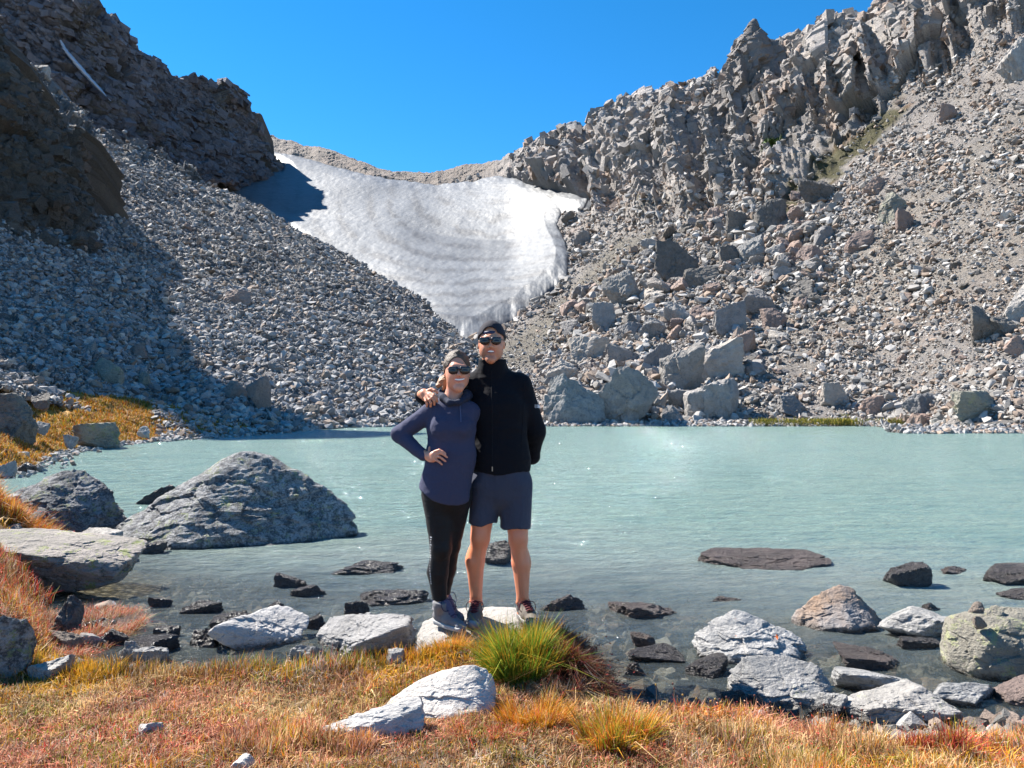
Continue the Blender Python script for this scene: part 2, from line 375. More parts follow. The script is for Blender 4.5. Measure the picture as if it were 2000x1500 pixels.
# --- left scree slope
def build_left():
    nx, ny = 820, 420
    PX, PY, Y = Lsh.grid(nx, ny); v = np.linspace(0, 1, ny)[:, None]
    PY = noisy_line(PX, PY, 5, 9, v**5)
    V = place(PX, PY, Y); N = vnormals(V, ny, nx); N *= np.sign((N*(-V+np.array([0, 0, 1.6]))).sum(1))[:, None]
    px, py = PX.ravel(), PY.ravel()
    led = in_poly(px, py, [(-50,80),(60,110),(230,215),(340,300),(420,370),(300,330),(200,290),(100,240),(0,200)]); ld = np.where(led[0], np.clip(led[1]/14, 0, 1), 0)
    b1, e1, r1 = blocks(V/np.array([5, 5, 2.2]), 21, 1, .9); b2, e2, r2 = blocks(V/1.6, 22, 1, .9); b3, _, r3 = blocks(V/.7, 23, 1, .9)
    d = fbm(V/18, 4, 25)*1.5 + b2*.2 + b3*.12*np.clip(60/V[:, 1], .3, 1) + ld*(b1*2.6+b2*.8)
    V = V + N*(d*sstep(-2, 14, 858-py))[:, None]
    Lsh.keep(PX, PY, V, ny, nx)
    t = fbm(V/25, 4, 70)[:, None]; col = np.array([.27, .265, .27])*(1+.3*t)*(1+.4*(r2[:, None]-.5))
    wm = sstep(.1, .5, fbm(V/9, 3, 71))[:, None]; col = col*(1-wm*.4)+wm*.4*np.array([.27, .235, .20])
    pl = in_poly(px, py, [(560,848),(430,858),(380,840),(420,795),(520,800),(570,835)]); f = np.where(pl[0], np.clip(pl[1]/10, 0, 1), 0)[:, None]*.8
    col = col*(1-f)+f*np.array([.17, .10, .045])
    V, nr = add_skirt(V, ny, nx, 10, 9); col = np.concatenate([col, col[-nx:], col[-nx:]])
    return mesh_np('scree_slope', V, grid_faces(nr, nx), False, np.clip(col, .01, 1))
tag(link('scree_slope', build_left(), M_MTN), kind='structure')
# --- left cliff in its own shade
def build_cliff():
    nx, ny = 760, 420
    PX, PY, Y = Csh.grid(nx, ny); v = np.linspace(0, 1, ny)[:, None]
    PY = noisy_line(PX, PY, 10, 14, v**5)
    V = place(PX, PY, Y); N = vnormals(V, ny, nx); N *= np.sign((N*(-V+np.array([0, 0, 1.6]))).sum(1))[:, None]
    px = PX.ravel(); ed = sstep(562, 500, px)
    b0, _, r0 = blocks(V/np.array([16, 16, 20]), 30, 1, 1.); tilt = V + np.stack([V[:, 2]*.35, V[:, 0]*0, V[:, 0]*.25], -1)
    b1, e1, r1 = blocks(tilt/np.array([7, 7, 4.2]), 31, 1, .9); b2, e2, r2 = blocks(tilt/np.array([2.8, 2.8, 1.7]), 32, 1, .9); b3, _, _ = blocks(tilt/np.array([1.2, 1.2, .8]), 33, 1, .9)
    d = b0*3 + fbm(V/30, 3, 34, ridged=True)*2.5 + b1*2.2 + b2*1.3 + b3*.7 - 1.2*np.clip(1-e1/.08, 0, 1) - .6*np.clip(1-e2/.09, 0, 1)
    V = V + N*(d*(.25+.75*ed))[:, None]
    Csh.keep(PX, PY, V, ny, nx)
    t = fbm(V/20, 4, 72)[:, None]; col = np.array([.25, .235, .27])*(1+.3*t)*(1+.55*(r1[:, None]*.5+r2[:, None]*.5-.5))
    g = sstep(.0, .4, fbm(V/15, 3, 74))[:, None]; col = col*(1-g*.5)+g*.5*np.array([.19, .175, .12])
    V, nr = add_skirt(V, ny, nx, 30, 50); col = np.concatenate([col, col[-nx:], col[-nx:]])
    return mesh_np('cliff', V, grid_faces(nr, nx), False, np.clip(col, .01, 1))
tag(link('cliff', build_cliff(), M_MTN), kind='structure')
# --- near spur on the left: the dark buttress, rising out of view to the summit whose shadow lies on the scree
EDGE_UP = [(262,540),(330,640),(400,720),(490,790),(562,836)]
def ground_pt(px, py):
    return W(px, py, Lsh.depth(px, py)[0])
SH = [W(-300, -60, 92), W(-60, 40, 90), W(15, 110, 89), W(75, 180, 89), W(125, 262, 88), W(170, 340, 87), W(212, 430, 85)] + [ground_pt(*p) for p in EDGE_UP]
def on_water(px, py): Y = CAMZ*FPX/(py-HZ); return W(px, py, Y)
SH += [on_water(860, 847), on_water(700, 856), on_water(420, 861), ground_pt(335, 835), ground_pt(260, 808), ground_pt(170, 775), ground_pt(70, 735), ground_pt(-60, 670), ground_pt(-400, 520)]
def build_spur():
    nx, ny = 420, 420
    S = Sheet([(-420,[(640,50),(450,55),(250,59),(-100,66),(-500,74)]), (-60,[(560,62),(470,64),(330,69),(150,76),(-20,84)]), (0,[(545,64.5),(470,66),(330,71),(150,79),(60,86)]),
               (60,[(540,66),(490,68),(370,73),(240,80),(190,87)]), (110,[(545,70),(500,72),(400,77),(290,84),(270,90)]), (150,[(530,75),(500,77),(430,82),(350,88),(335,93)]),
               (180,[(505,81),(485,82),(450,85),(410,89),(402,93)]), (198,[(480,88),(470,89),(455,90),(440,92),(436,94)])])
    PX, PY, Y = S.grid(nx, ny); V = place(PX, PY, Y); N = vnormals(V, ny, nx); N *= np.sign((N*(-V+np.array([0, 0, 1.6]))).sum(1))[:, None]
    b0, _, r0 = blocks(V/np.array([7, 7, 9]), 35, 1, 1.); b1, e, r1 = blocks(V/np.array([3, 3, 2.2]), 36, 1, .9); b2, _, r2 = blocks(V/np.array([1.2, 1.2, .9]), 37, 1, .9)
    V = V + N*(b0*2.2 + b1*1.2 + b2*.55 - .7*np.clip(1-e/.09, 0, 1) + fbm(V/6, 3, 38)*1.)[:, None]
    S.keep(PX, PY, V, ny, nx); global Ssh; Ssh = S
    t = fbm(V/9, 4, 75)[:, None]; col = np.array([.17, .155, .135])*(1+.35*t)*(1+.5*(r1[:, None]*.5+r2[:, None]*.5-.5))
    o = sstep(.25, .5, fbm(V/5, 3, 76))[:, None]; col = col*(1-o*.5)+o*.4*np.array([.24, .14, .08])
    V, nr = add_skirt(V, ny, nx, 10, 3); col = np.concatenate([col, col[-nx:], col[-nx:]])
    return mesh_np('rock_buttress', V, grid_faces(nr, nx), False, np.clip(col, .01, 1))
tag(link('rock_buttress', build_spur(), M_MTN), kind='structure')
def build_summit():
    T = 96.; front = np.array([p + SUNV*T for p in SH]); c = front.mean(0)
    back = np.array([c+(p-c)*.8 + SUNV*26 for p in front])
    n = len(front); V = []; m = 10; rings = []
    for k in range(m+1):                                   # rings from the middle of the face to the rim, over the rim, to the back
        rings.append(c+(front-c)*k/m)
    rings.append(front*.4+back*.6); rings += [c + SUNV*26+(back-c-SUNV*26)*k/4 for k in (4, 2, 0)]
    # densify the rim
    def dens(R, q=12):
        out = []
        for i in range(len(R)):
            a, b = R[i], R[(i+1) % len(R)]
            for t in range(q): out.append(a+(b-a)*t/q)
        return np.array(out)
    G = np.array([dens(r) for r in rings]); nr, nc = G.shape[:2]; V = G.reshape(-1, 3)
    b1, _, r1 = blocks(V/9, 41, 1, .9); rim = np.repeat(np.array([k/m if k < m else 1. for k in range(nr)]), nc)
    out = V-c; out /= np.linalg.norm(out, axis=1)[:, None]+1e-6
    V = V + out*(b1*1.8+fbm(V/3, 3, 42)*.8)[:, None]*(np.clip(rim, .2, 1)*np.clip((V[:, 2]-78)/30, .12, 1))[:, None]
    G2 = V.reshape(nr, nc, 3); V = np.concatenate([G2, G2[:, :1]], 1).reshape(-1, 3)
    return mesh_np('summit', V, grid_faces(nr, nc+1), False, np.tile([.25, .23, .2], (len(V), 1)))
tag(link('summit', build_summit(), M_MTN), kind='structure')
# --- snowfield lying on the headwall
def build_snow():
    nx, ny = 760, 370
    PX, PY = np.meshgrid(np.linspace(380, 1160, nx), np.linspace(674, 292, ny)); px, py = PX.ravel(), PY.ravel()
    ins, d = in_poly(px, py, SNOW); sd = np.where(ins, d, -d) + 3.2*fbm(np.stack([px/14, py/14, px*0], -1), 3, 80)
    Y = Rsh.depth(px, py); th = np.clip(sd/26, -1, 1); th = np.where(th > 0, np.sqrt(np.abs(th)), th*2)*1.5+.15
    V = W(px, py, Y); slope_n = np.array([0, -.45, .89]); V = V + slope_n*th[:, None]
    # sun cups
    V = V + slope_n*(fbm(V/np.array([2.2, 3.4, 2.4]), 3, 81)*.08 + fbm(V/np.array([1.2, 2.0, 1.5]), 2, 82)*.05 + fbm(V/40, 2, 83)*1.2*np.clip(th/1.5, 0, 1))[:, None]
    keep = (sd > -7).reshape(ny, nx); F = grid_faces(ny, nx); k = keep.ravel()[F].all(1); F = F[k]
    used = np.zeros(len(V), bool); used[F.ravel()] = True; idx = np.cumsum(used)-1
    u = (px-1160)/420; vv = (py-430)/230
    # dirt bands: arcs swinging round the lower right lobe
    rr = np.hypot((px-1010)*.62+ .35*(py-380), (py-360)*1.15)+9*fbm(np.stack([px/60, py/60, px*0], -1), 4, 84)
    band = .5+.5*np.sin(rr/4.6+1.3*fbm(np.stack([px/30, py/90, px*0], -1), 3, 85)); band = band**3
    zone = sstep(360, 440, py)*sstep(480, 800, px)*1.1+.30
    dirt = zone*band*sstep(-.5, .2, fbm(np.stack([px/25, py/12, px*0], -1), 4, 86))
    grey = sstep(-.2, .5, fbm(np.stack([px/120, py/22, px*0], -1), 4, 87))*sstep(340, 430, py)*.75
    low = sstep(560, 660, py)*.35
    edge = sstep(8, 0, sd)*.35
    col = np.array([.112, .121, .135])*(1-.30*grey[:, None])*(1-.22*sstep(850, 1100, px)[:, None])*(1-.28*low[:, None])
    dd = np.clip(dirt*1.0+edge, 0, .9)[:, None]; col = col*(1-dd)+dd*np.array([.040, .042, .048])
    return mesh_np('snowfield', V[used], idx[F], True, col[used])
ms, n_, b_ = newmat('old_snow'); N_ = NB(n_); v_ = N_.coord('Object')
f_ = N_.noise(N_.coord('Object', (1, .35, 1)), .9, 8, .7); c_ = N_.mix(N_.ramp(f_, [(.35, .0), (.7, .35)]), N_.attr('col'), (.06, .064, .072))
N_.l.new(c_, b_.inputs['Base Color']); b_.inputs['Roughness'].default_value = .6
N_.l.new(N_.bump(N_.noise(v_, .8, 6, .6), .35, .35), b_.inputs['Normal'])
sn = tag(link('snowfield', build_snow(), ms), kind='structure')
# snow gully on the left cliff
def ribbon(name, pts, w0, w1, lift=.6):
    P = np.array(pts, float); n = 40; t = np.linspace(0, 1, n); tt = np.linspace(0, 1, len(P)); X = np.interp(t, tt, P[:, 0]); Yp = np.interp(t, tt, P[:, 1])
    V = []
    for i in range(n):
        ww = w0+(w1-w0)*t[i]; ww *= (math.sin(math.pi*min(1, t[i]*1.05+.04))**.5 if t[i] < .97 else .25)*(.8+.4*random.random())
        for k in range(5):
            q = (k/4-.5)*2; px_ = X[i]+q*ww; Y = Csh.depth(px_, Yp[i])[0]-lift*9*(1-.3*q*q); V.append(W(px_, Yp[i]+q*ww*.3, Y))
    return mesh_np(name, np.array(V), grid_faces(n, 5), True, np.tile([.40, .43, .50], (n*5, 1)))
random.seed(3)
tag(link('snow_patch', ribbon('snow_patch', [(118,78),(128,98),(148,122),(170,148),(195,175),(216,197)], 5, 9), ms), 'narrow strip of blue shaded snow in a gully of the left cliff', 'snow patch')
# ---------------------------------------------------------------- near ground, lake bed and water
def wl(px, py): Y = CAMZ*FPX/(py-HZ); return ((px-1000)/FPX*Y, Y)
LAKE = [(6.5,3.3),(3.6,3.55),(2.6,3.66),(2.05,3.70),(1.55,3.56)] + [wl(*p) for p in [(1450,1452),(1300,1446),(1200,1412),(1168,1378)]] + [(.41,4.05),(.36,4.4),(.22,4.62),(-.15,4.42),(-.5,4.28),(-.72,4.12),(-1.1,4.04),(-1.6,4.02),(-2.1,4.02),(-2.45,4.12),(-2.72,4.5)] + [wl(*p) for p in [(112,1200),(96,1130),(60,1075),(10,1020),(-40,960),(0,935),(75,912),(120,889),(185,873),(250,868),(330,860),(420,855),(560,845),(640,836.6),(800,833.5),(1100,832.6),(1400,832.4),(1735,832.6),(1762,846),(2000,847)]] + [(32,36),(45,20),(30,8),(12,4)]
LAKE = np.array(LAKE)
def ground_h(x, y):
    ins, d = in_poly(x, y, LAKE)
    d = d + .10*fbm(np.stack([x*1.6, y*1.6, x*0], -1), 3, 90)*np.clip(y/5, 1, 4)
    left = sstep(-2.0, -3.2, x - (y-5)*-.35)*sstep(3.6, 4.8, y); far = sstep(9, 16, y)*sstep(0, -4, x); right = sstep(1.0, 1.7, x)*sstep(8, 5, y)
    bank = .19*sstep(-.03, .22, d) + .055*np.clip(d, 0, 6)
    bank_r = .03*sstep(0, .3, d)+.20*sstep(.22, .72, d)+.03*np.clip(d-.5, 0, 5)
    bank_l = .42*sstep(-.05, .45, d) + .20*np.clip(d, 0, 30)
    bank_f = .16*np.clip(d, 0, 1)+.24*np.clip(d-.3, 0, 60)
    h = bank*(1-right)+bank_r*right; h = h*(1-left)+bank_l*left; h = h*(1-far)+bank_f*far
    P = np.stack([x, y, x*0], -1)
    h = h + sstep(0, .5, d)*(fbm(P*1.3, 3, 91)*.05 + fbm(P*6, 3, 92)*.018*np.clip(y/4, 1, 5))
    h = h + far*sstep(0, 1.5, d)*(fbm(P/2.2, 4, 94)*.5)
    deep = -.03 - .16*np.clip(d, 0, .5) - .10*np.clip(d-.5, 0, 2.5)-.35*np.clip(d-3, 0, 8)
    deep = deep + fbm(P*3.5, 4, 93)*.035*sstep(0, .3, d)
    return np.where(ins, np.minimum(deep, -.01), np.maximum(h, -.02)), ins, d
def gz(x, y):
    return float(ground_h(np.array([x], float), np.array([y], float))[0][0])
def polar(na, nr, a0, a1, r0, r1):
    A, R = np.meshgrid(np.radians(np.linspace(a0, a1, na)), np.exp(np.linspace(math.log(r0), math.log(r1), nr)))
    return (np.sin(A)*R).ravel(), (np.cos(A)*R).ravel()
na, nr = 900, 620
gx, gy = polar(na, nr, -62, 62, 1.2, 62)
gh, gin, gd = ground_h(gx, gy)
gh = np.where((gy > 37) & (gx > -60) & ~gin, -1.2, gh)
gh = np.where((~gin) & (gy <= 37) & (gx > 20), -.6, gh)
P_ = np.stack([gx, gy, gx*0], -1)
land = sstep(.03, .16, gh)*(1-gin)
farb = sstep(9, 16, gy)
t1 = fbm(P_*.8, 4, 95)[:, None]; t2 = fbm(P_*5, 4, 96)[:, None]
soil = np.array([.10, .058, .03])*(1+.3*t1); straw = np.array([.30, .17, .055])*(1+.3*t2)
gold = np.array([.42, .23, .05])*(1+.4*fbm(P_*1.5, 4, 97)[:, None]); olive = np.array([.24, .16, .045])
fg = gold*(1-sstep(0, .5, fbm(P_*.6, 3, 98))[:, None]*.55)+olive*sstep(0, .5, fbm(P_*.6, 3, 98))[:, None]*.55
lc = soil*.55+straw*.45; lc = lc*(1-farb[:, None])+fg*farb[:, None]
mud = np.array([.13, .115, .09])*(1+.5*t2)
gc = mud*(1-land[:, None])+lc*land[:, None]
m_ground, n_, b_ = newmat('turf_and_mud'); N_ = NB(n_); v_ = N_.coord('Object')
k_ = N_.noise(v_, 22, 8, .75); k3 = N_.noise(v_, 5, 8, .7)
peb = N_.voro(v_, 16, 'F1', 'Color'); pd_ = N_.voro(v_, 16, 'F1', 'Distance')
c_ = N_.mix(N_.ramp(k_, [(.35, 0.), (.7, 1.)]), N_.mix(1., N_.attr('col'), (.45, .42, .4), 'MULTIPLY'), N_.mix(1., N_.attr('col'), (1.5, 1.45, 1.4), 'MULTIPLY'))
g_ = N_.node('ShaderNodeNewGeometry'); s_ = N_.node('ShaderNodeSeparateXYZ'); N_.l.new(g_.outputs['Position'], s_.inputs[0])
wet_ = N_.ramp(s_.outputs[2], [(.0, 1.), (.06, 0.)])
ph = N_.node('ShaderNodeSeparateColor'); N_.l.new(peb, ph.inputs[0])
pc = N_.ramp(ph.outputs[0], [(0, (.14, .125, .10)), (.35, (.30, .26, .20)), (.7, (.44, .36, .25)), (1, (.58, .54, .48))])
pc = N_.mix(N_.ramp(pd_, [(.35, 0.), (.6, .8)]), pc, (.04, .037, .03))
c_ = N_.mix(N_.math('MULTIPLY', wet_, .85), c_, pc)
N_.l.new(c_, b_.inputs['Base Color']); b_.inputs['Roughness'].default_value = .8; b_.inputs['Specular IOR Level'].default_value = .2
N_.l.new(N_.bump(N_.math('ADD', k_, N_.math('MULTIPLY', pd_, -.6)), 1., .03, N_.bump(k3, .6, .12)), b_.inputs['Normal'])
tag(link('ground', mesh_np('ground', np.stack([gx, gy, gh], -1), grid_faces(nr, na)[:, ::-1], True, np.clip(gc, 0, 1)), m_ground), kind='structure')
# wide bed under everything
V = np.array([(-900, -300, -6), (900, -300, -6), (900, 900, -6), (-900, 900, -6)], float)
tag(link('terrain', mesh_np('terrain', V, np.array([[0, 1, 2, 3]]), False, np.tile([.1, .09, .08], (4, 1))), m_ground), kind='structure')
# water ---------------------------------------------------------
na, nr = 1000, 760
wx, wy = polar(na, nr, -48, 48, 2.6, 60)
r_ = np.hypot(wx, wy); P_ = np.stack([wx*.8, wy*1.5, wx*0], -1)
wz = np.zeros(len(wx))
for lam, amp in ((1.6, .020), (.7, .016), (.3, .009), (.13, .0042)):
    wz += amp*np.clip((lam*160-r_)/(lam*80), 0, 1)*fbm(P_/lam, 2, int(lam*100), ridged=lam < 1)*np.clip((r_-2.5)/5, .25, 1)
lh, _, _ = ground_h(wx, wy)
dep = np.clip(wz*0-lh, 0, 9); dep = np.where(wy > 33, 5., dep)
far = sstep(5.4, 10.8, wy + .22*wx + .9*fbm(P_*.35, 3, 101)); turb = np.clip(1-np.exp(-(dep*2.5+far*2.9)*1.0)*1., 0, 1)
turb = np.clip(turb*.95 + far*.4, 0, 1)
m_w = bpy.data.materials.new('lake_water'); m_w.use_nodes = True; n = m_w.node_tree; n.nodes.clear(); N_ = NB(n)
v_ = N_.coord('Object', (1, 1.9, 1)); v2 = N_.coord('Object', (1, 2.6, 1), (0, 0, .25))
o_ = N_.node('ShaderNodeOutputMaterial')
hn = N_.math('ADD', N_.math('MULTIPLY', N_.noise(v_, 2.6, 10, .66), 1.), N_.math('MULTIPLY', N_.noise(v2, 11, 5, .6), .35))
nb = N_.bump(hn, 1., .24)
fa = N_.attr('far', 'Fac'); tb = N_.attr('turb', 'Fac')
patch = N_.noise(N_.coord('Object', (.5, 1.6, 1)), .55, 7, .65)
milk = N_.mix(fa, (.33, .385, .36), (.30, .435, .37)); milk = N_.mix(N_.ramp(patch, [(.35, 0.), (.68, .55)]), milk, N_.mix(1., milk, (1.25, 1.12, 1.08), 'MULTIPLY'))
milk = N_.mix(N_.ramp(patch, [(.3, .45), (.5, 0.)]), milk, N_.mix(1., milk, (.72, .82, .86), 'MULTIPLY'))
stk = N_.noise(N_.coord('Object', (1, 4.5, 1)), 1.5, 6, .65)  # streaks: turbidity, plus light and dark of wave slopes painted into the milk colour
milk = N_.mix(N_.ramp(stk, [(.35, 1.), (.5, 0.)]), milk, N_.mix(1., milk, (.80, .84, .86), 'MULTIPLY')); milk = N_.mix(N_.ramp(stk, [(.54, 0.), (.70, 1.)]), milk, N_.mix(1., milk, (1.2, 1.16, 1.16), 'MULTIPLY'))
df = N_.node('ShaderNodeBsdfDiffuse'); N_.l.new(N_.mix(1., milk, (ALB+.02,)*3, 'MULTIPLY'), df.inputs[0]); N_.l.new(N_.bump(hn, .9, .20), df.inputs['Normal'])
tr = N_.node('ShaderNodeBsdfTransparent'); tr.inputs[0].default_value = (.90, .90, .82, 1)
m1 = N_.node('ShaderNodeMixShader'); N_.l.new(tb, m1.inputs[0]); N_.l.new(tr.outputs[0], m1.inputs[1]); N_.l.new(df.outputs[0], m1.inputs[2])
gl = N_.node('ShaderNodeBsdfGlossy'); gl.inputs['Roughness'].default_value = .035; gl.inputs['Color'].default_value = (.62, .66, .70, 1); N_.l.new(nb, gl.inputs['Normal'])
fr = N_.node('ShaderNodeFresnel'); fr.inputs[0].default_value = 1.33; N_.l.new(nb, fr.inputs['Normal'])
m2 = N_.node('ShaderNodeMixShader'); N_.l.new(N_.math('MULTIPLY', fr.outputs[0], .62), m2.inputs[0]); N_.l.new(m1.outputs[0], m2.inputs[1]); N_.l.new(gl.outputs[0], m2.inputs[2])
N_.l.new(m2.outputs[0], o_.inputs[0])
F = grid_faces(nr, na)[:, ::-1]
tag(link('water', mesh_np('water', np.stack([wx, wy, wz], -1), F, True, None, {'far': far, 'turb': turb}), m_w), kind='structure')
# ---------------------------------------------------------------- rocks
def ico(sub):
    bm = bmesh.new(); bmesh.ops.create_icosphere(bm, subdivisions=sub, radius=1); bm.verts.ensure_lookup_table()
    V = np.array([v.co[:] for v in bm.verts]); F = np.array([[v.index for v in f.verts] for f in bm.faces]); bm.free(); return V/np.linalg.norm(V, axis=1)[:, None], F
ICO = {k: ico(k) for k in (3, 4, 5, 6)}
def hull_planes(pts):
    bm = bmesh.new(); [bm.verts.new(p) for p in pts]
    bmesh.ops.convex_hull(bm, input=bm.verts[:]); bm.normal_update()
    c = np.mean(pts, 0); out = []
    for f in bm.faces:
        n = np.array(f.normal[:]); d = n @ (np.array(f.verts[0].co[:])-c)
        if d < 0: n, d = -n, -d
        if not any(np.dot(n, m) > .995 for m, _ in out): out.append((n, max(d, .05)))
    bm.free(); return c, np.array([o[0] for o in out]), np.array([o[1] for o in out])
def rock_shape(seed, sub=4, planes=11, sharp=36, noise=1., pts=None, flat=1.):
    """a rock bounded by worn cleavage planes, fitted to the box -1..1"""
    rs = np.random.RandomState(seed); D, F = ICO[sub]
    if pts is not None: c, Np, dp = hull_planes(np.array(pts, float)); sharp = max(sharp, 45)
    else:
        Np = rs.normal(size=(planes, 3)); Np /= np.linalg.norm(Np, axis=1)[:, None]; dp = rs.uniform(.62, 1., planes); c = np.zeros(3)
        Np = np.concatenate([Np, np.eye(3), -np.eye(3)]); dp = np.concatenate([dp, np.full(6, 1.35)])
    q = np.clip(D @ Np.T, 0, None)/dp; r = 1/np.power(np.power(q, sharp).sum(1), 1/sharp)
    V = D*r[:, None] + c; o = rs.uniform(0, 50, 3)
    b1, e1, _ = blocks(V*1.6+o, seed, 1, 1.); b2, e2, _ = blocks(V*4.2+o, seed+1, 1, 1.)
    st = fbm(np.stack([V[:, 0]*.8+V[:, 2]*.5, V[:, 1]*.8, V[:, 2]*7-V[:, 0]*2.2], -1)+o, 3, seed+5, ridged=True)
    n = fbm(V*1.5+o, 3, seed+2)*.035 + b1*.075 + b2*.045 + fbm(V*6+o, 5, seed+3, .65)*.036 + st*.018*flat
    if sub >= 5: n = n + fbm(V*20+o, 3, seed+4, .6)*.012 - .02*np.clip(1-e1/.05, 0, 1)
    V = V + D*(n*noise)[:, None]
    if True:
        mn, mx = V.min(0), V.max(0); V = (V-(mn+mx)/2)/((mx-mn)/2)
    return V, F
G1, G2 = (.36, .36, .38), (.50, .49, .50)
RM = {
 'granite': rock_mat('granite', (.30, .295, .285), (.50, .485, .465), dark=(.07, .07, .075), dark_amt=.35, lichen=(.30, .31, .20), lichen_amt=.2, sc=1.6),
 'pale': rock_mat('pale_granite', (.42, .405, .38), (.60, .575, .545), dark=(.13, .13, .135), dark_amt=.18, sc=2.4, bump=1.1),
 'white': rock_mat('white_granite', (.54, .51, .475), (.74, .70, .66), dark=(.25, .24, .24), dark_amt=.12, sc=2.4, bump=.8),
 'mossy': rock_mat('lichened_granite', (.40, .40, .40), (.62, .61, .60), dark=(.05, .05, .055), dark_amt=.76, lichen=(.24, .27, .12), lichen_amt=.36, sc=1.9, dist=.05, bump=1.3),
 'green': rock_mat('green_lichened_granite', (.26, .25, .23), (.42, .38, .36), dark=(.04, .045, .03), dark_amt=.4, lichen=(.19, .22, .06), lichen_amt=.34, sc=1.6, bump=1.2),
 'orange': rock_mat('rusty_granite', (.34, .21, .12), (.30, .30, .31), dark=(.09, .08, .08), dark_amt=.2, sc=1.2),
 'spots': rock_mat('orange_spotted_granite', (.40, .39, .375), (.58, .565, .545), dark=(.10, .10, .11), dark_amt=.25, sc=2.0, orange=1.15),
 'yellow': rock_mat('yellow_lichened_granite', (.36, .33, .27), (.48, .44, .36), dark=(.12, .10, .08), dark_amt=.2, lichen=(.34, .35, .18), lichen_amt=.42, sc=2.6, bump=1.4),
 'brown': rock_mat('brown_rock', (.24, .19, .15), (.36, .29, .23), dark=(.05, .045, .04), dark_amt=.3, sc=3),
 'wet': rock_mat('wet_rock', (.075, .065, .062), (.14, .125, .12), dark=(.02, .02, .02), dark_amt=.4, sc=3, rough=.26, wet=False, bump=1.6),
 'wetbrown': rock_mat('wet_brown_rock', (.09, .07, .06), (.17, .13, .115), dark=(.03, .026, .025), dark_amt=.4, sc=3, rough=.35, wet=False, bump=1.5),
 'bluegrey': rock_mat('blue_grey_rock', (.31, .30, .29), (.44, .425, .405), dark=(.05, .055, .06), dark_amt=.35, sc=1., bump=1.2, wet=False, dist=.1),
 'fargrey': rock_mat('slope_rock', (.30, .285, .275), (.43, .40, .38), dark=(.07, .065, .06), dark_amt=.3, sc=.9, bump=1.2, wet=False, dist=.1),
 'farpink': rock_mat('pinkish_slope_rock', (.38, .28, .24), (.46, .35, .30), dark=(.09, .07, .065), dark_amt=.25, sc=.9, bump=1.2, wet=False, dist=.1),
 'fardark': rock_mat('dark_slope_rock', (.19, .175, .16), (.29, .265, .24), dark=(.04, .04, .035), dark_amt=.4, sc=.9, bump=1.2, wet=False, dist=.1),
 'farpale': rock_mat('pale_slope_rock', (.44, .41, .38), (.58, .54, .50), dark=(.12, .11, .10), dark_amt=.25, sc=.9, bump=1.2, wet=False, dist=.1),
 'fargreen': rock_mat('green_slope_rock', (.28, .27, .23), (.40, .38, .32), dark=(.08, .08, .06), dark_amt=.3, lichen=(.25, .25, .12), lichen_amt=.28, sc=.6, bump=1.2, wet=False, dist=.1),
}
def rock(name, label, x0, x1, top, base, mat='granite', zb=0., deep=.8, seed=1, sub=5, pts=None, rot=0, sink=.45, group=None, noise=1., cat='boulder', planes=10, sharp=36, Y=None, slab=False):
    """a rock seen between x0..x1, its top line at `top` and foot at `base`, standing on height zb"""
    if zb is None:
        zb = .2
        for _ in range(6): Yf = (CAMZ-zb)*FPX/(base-HZ); zb = gz((x0+x1-2000)/2/FPX*Yf, Yf)
    if Y is None:
        Yf = (CAMZ-zb)*FPX/(base-HZ)
    else: Yf = Y
    w_ = (x1-x0)/FPX*Yf/2; d_ = w_*deep; Yc = Yf+d_*.9; w_ = (x1-x0)/FPX*Yc/2
    zt = float(W(0, top, Yc - d_*.15)[2]); zf = zb if Y is None else float(W(0, base, Yf)[2])
    hh = max(zt-zf, .03); s_ = hh*sink + .02; c_ = (zt+zf-s_)/2; h_ = (zt-zf+s_)/2
    V, F = rock_shape(seed, sub, planes, sharp, noise, pts)
    if rot:
        c, s = math.cos(rot), math.sin(rot); V = np.stack([V[:, 0]*c-V[:, 1]*s, V[:, 0]*s+V[:, 1]*c, V[:, 2]], -1)
        mn, mx = V.min(0), V.max(0); V = (V-(mn+mx)/2)/((mx-mn)/2)
    V = V*np.array([w_, d_, h_]); xc = (x0+x1)/2
    o = link(name, mesh_np(name, V, F, False), RM[mat]); o.location = Vector((float((xc-1000)/FPX*Yc), Yc, c_))
    return tag(o, label, cat, group)
# hero boulders in and by the lake
rock('boulder', 'largest peaked grey boulder standing in the lake left of the couple', 243, 704, 882, 1070, 'mossy', seed=5, sub=6, sink=.25, deep=.72, noise=.62, sharp=22,
     pts=[(-.02,-.12,1.04),(.12,-.1,1.04),(.21,.05,.98),(-.17,.1,.86),(-.45,-.1,.42),(-.63,-.1,.04),(-.97,-.25,-.45),(-.80,.5,-.45),(.64,.0,.42),(.82,.0,.16),(.95,-.05,-.22),(1,-.15,-.55),(-.30,-1,-.5),(.25,-.9,-.5),(-.16,-.6,.32),(-.7,-.7,-.5),(0,.95,-.5),(.8,.6,-.6),(-.9,-.6,-1),(.9,-.6,-1),(0,1,-1),(.6,-.9,-1),(-.5,-1,-1),(.9,.6,-1)])
rock('boulder', 'rounded grey and black boulder at the left water edge beside the largest peaked boulder', 22, 270, 918, 1056, 'mossy', seed=11, sub=6, sink=.25, deep=.8, noise=.8,
     pts=[(-.15,0,1),(.15,.1,.98),(-.5,0,.82),(-.95,0,.45),(-1,.1,-.4),(.45,.1,.72),(.72,0,.25),(1,-.1,-.6),(0,-.9,-.1),(-.5,-.9,0),(.5,-.8,-.4),(0,1,-.3),(-.8,.7,-1),(.9,.5,-1),(.8,-.7,-1),(-.9,-.8,-1),(0,-1,-1)])
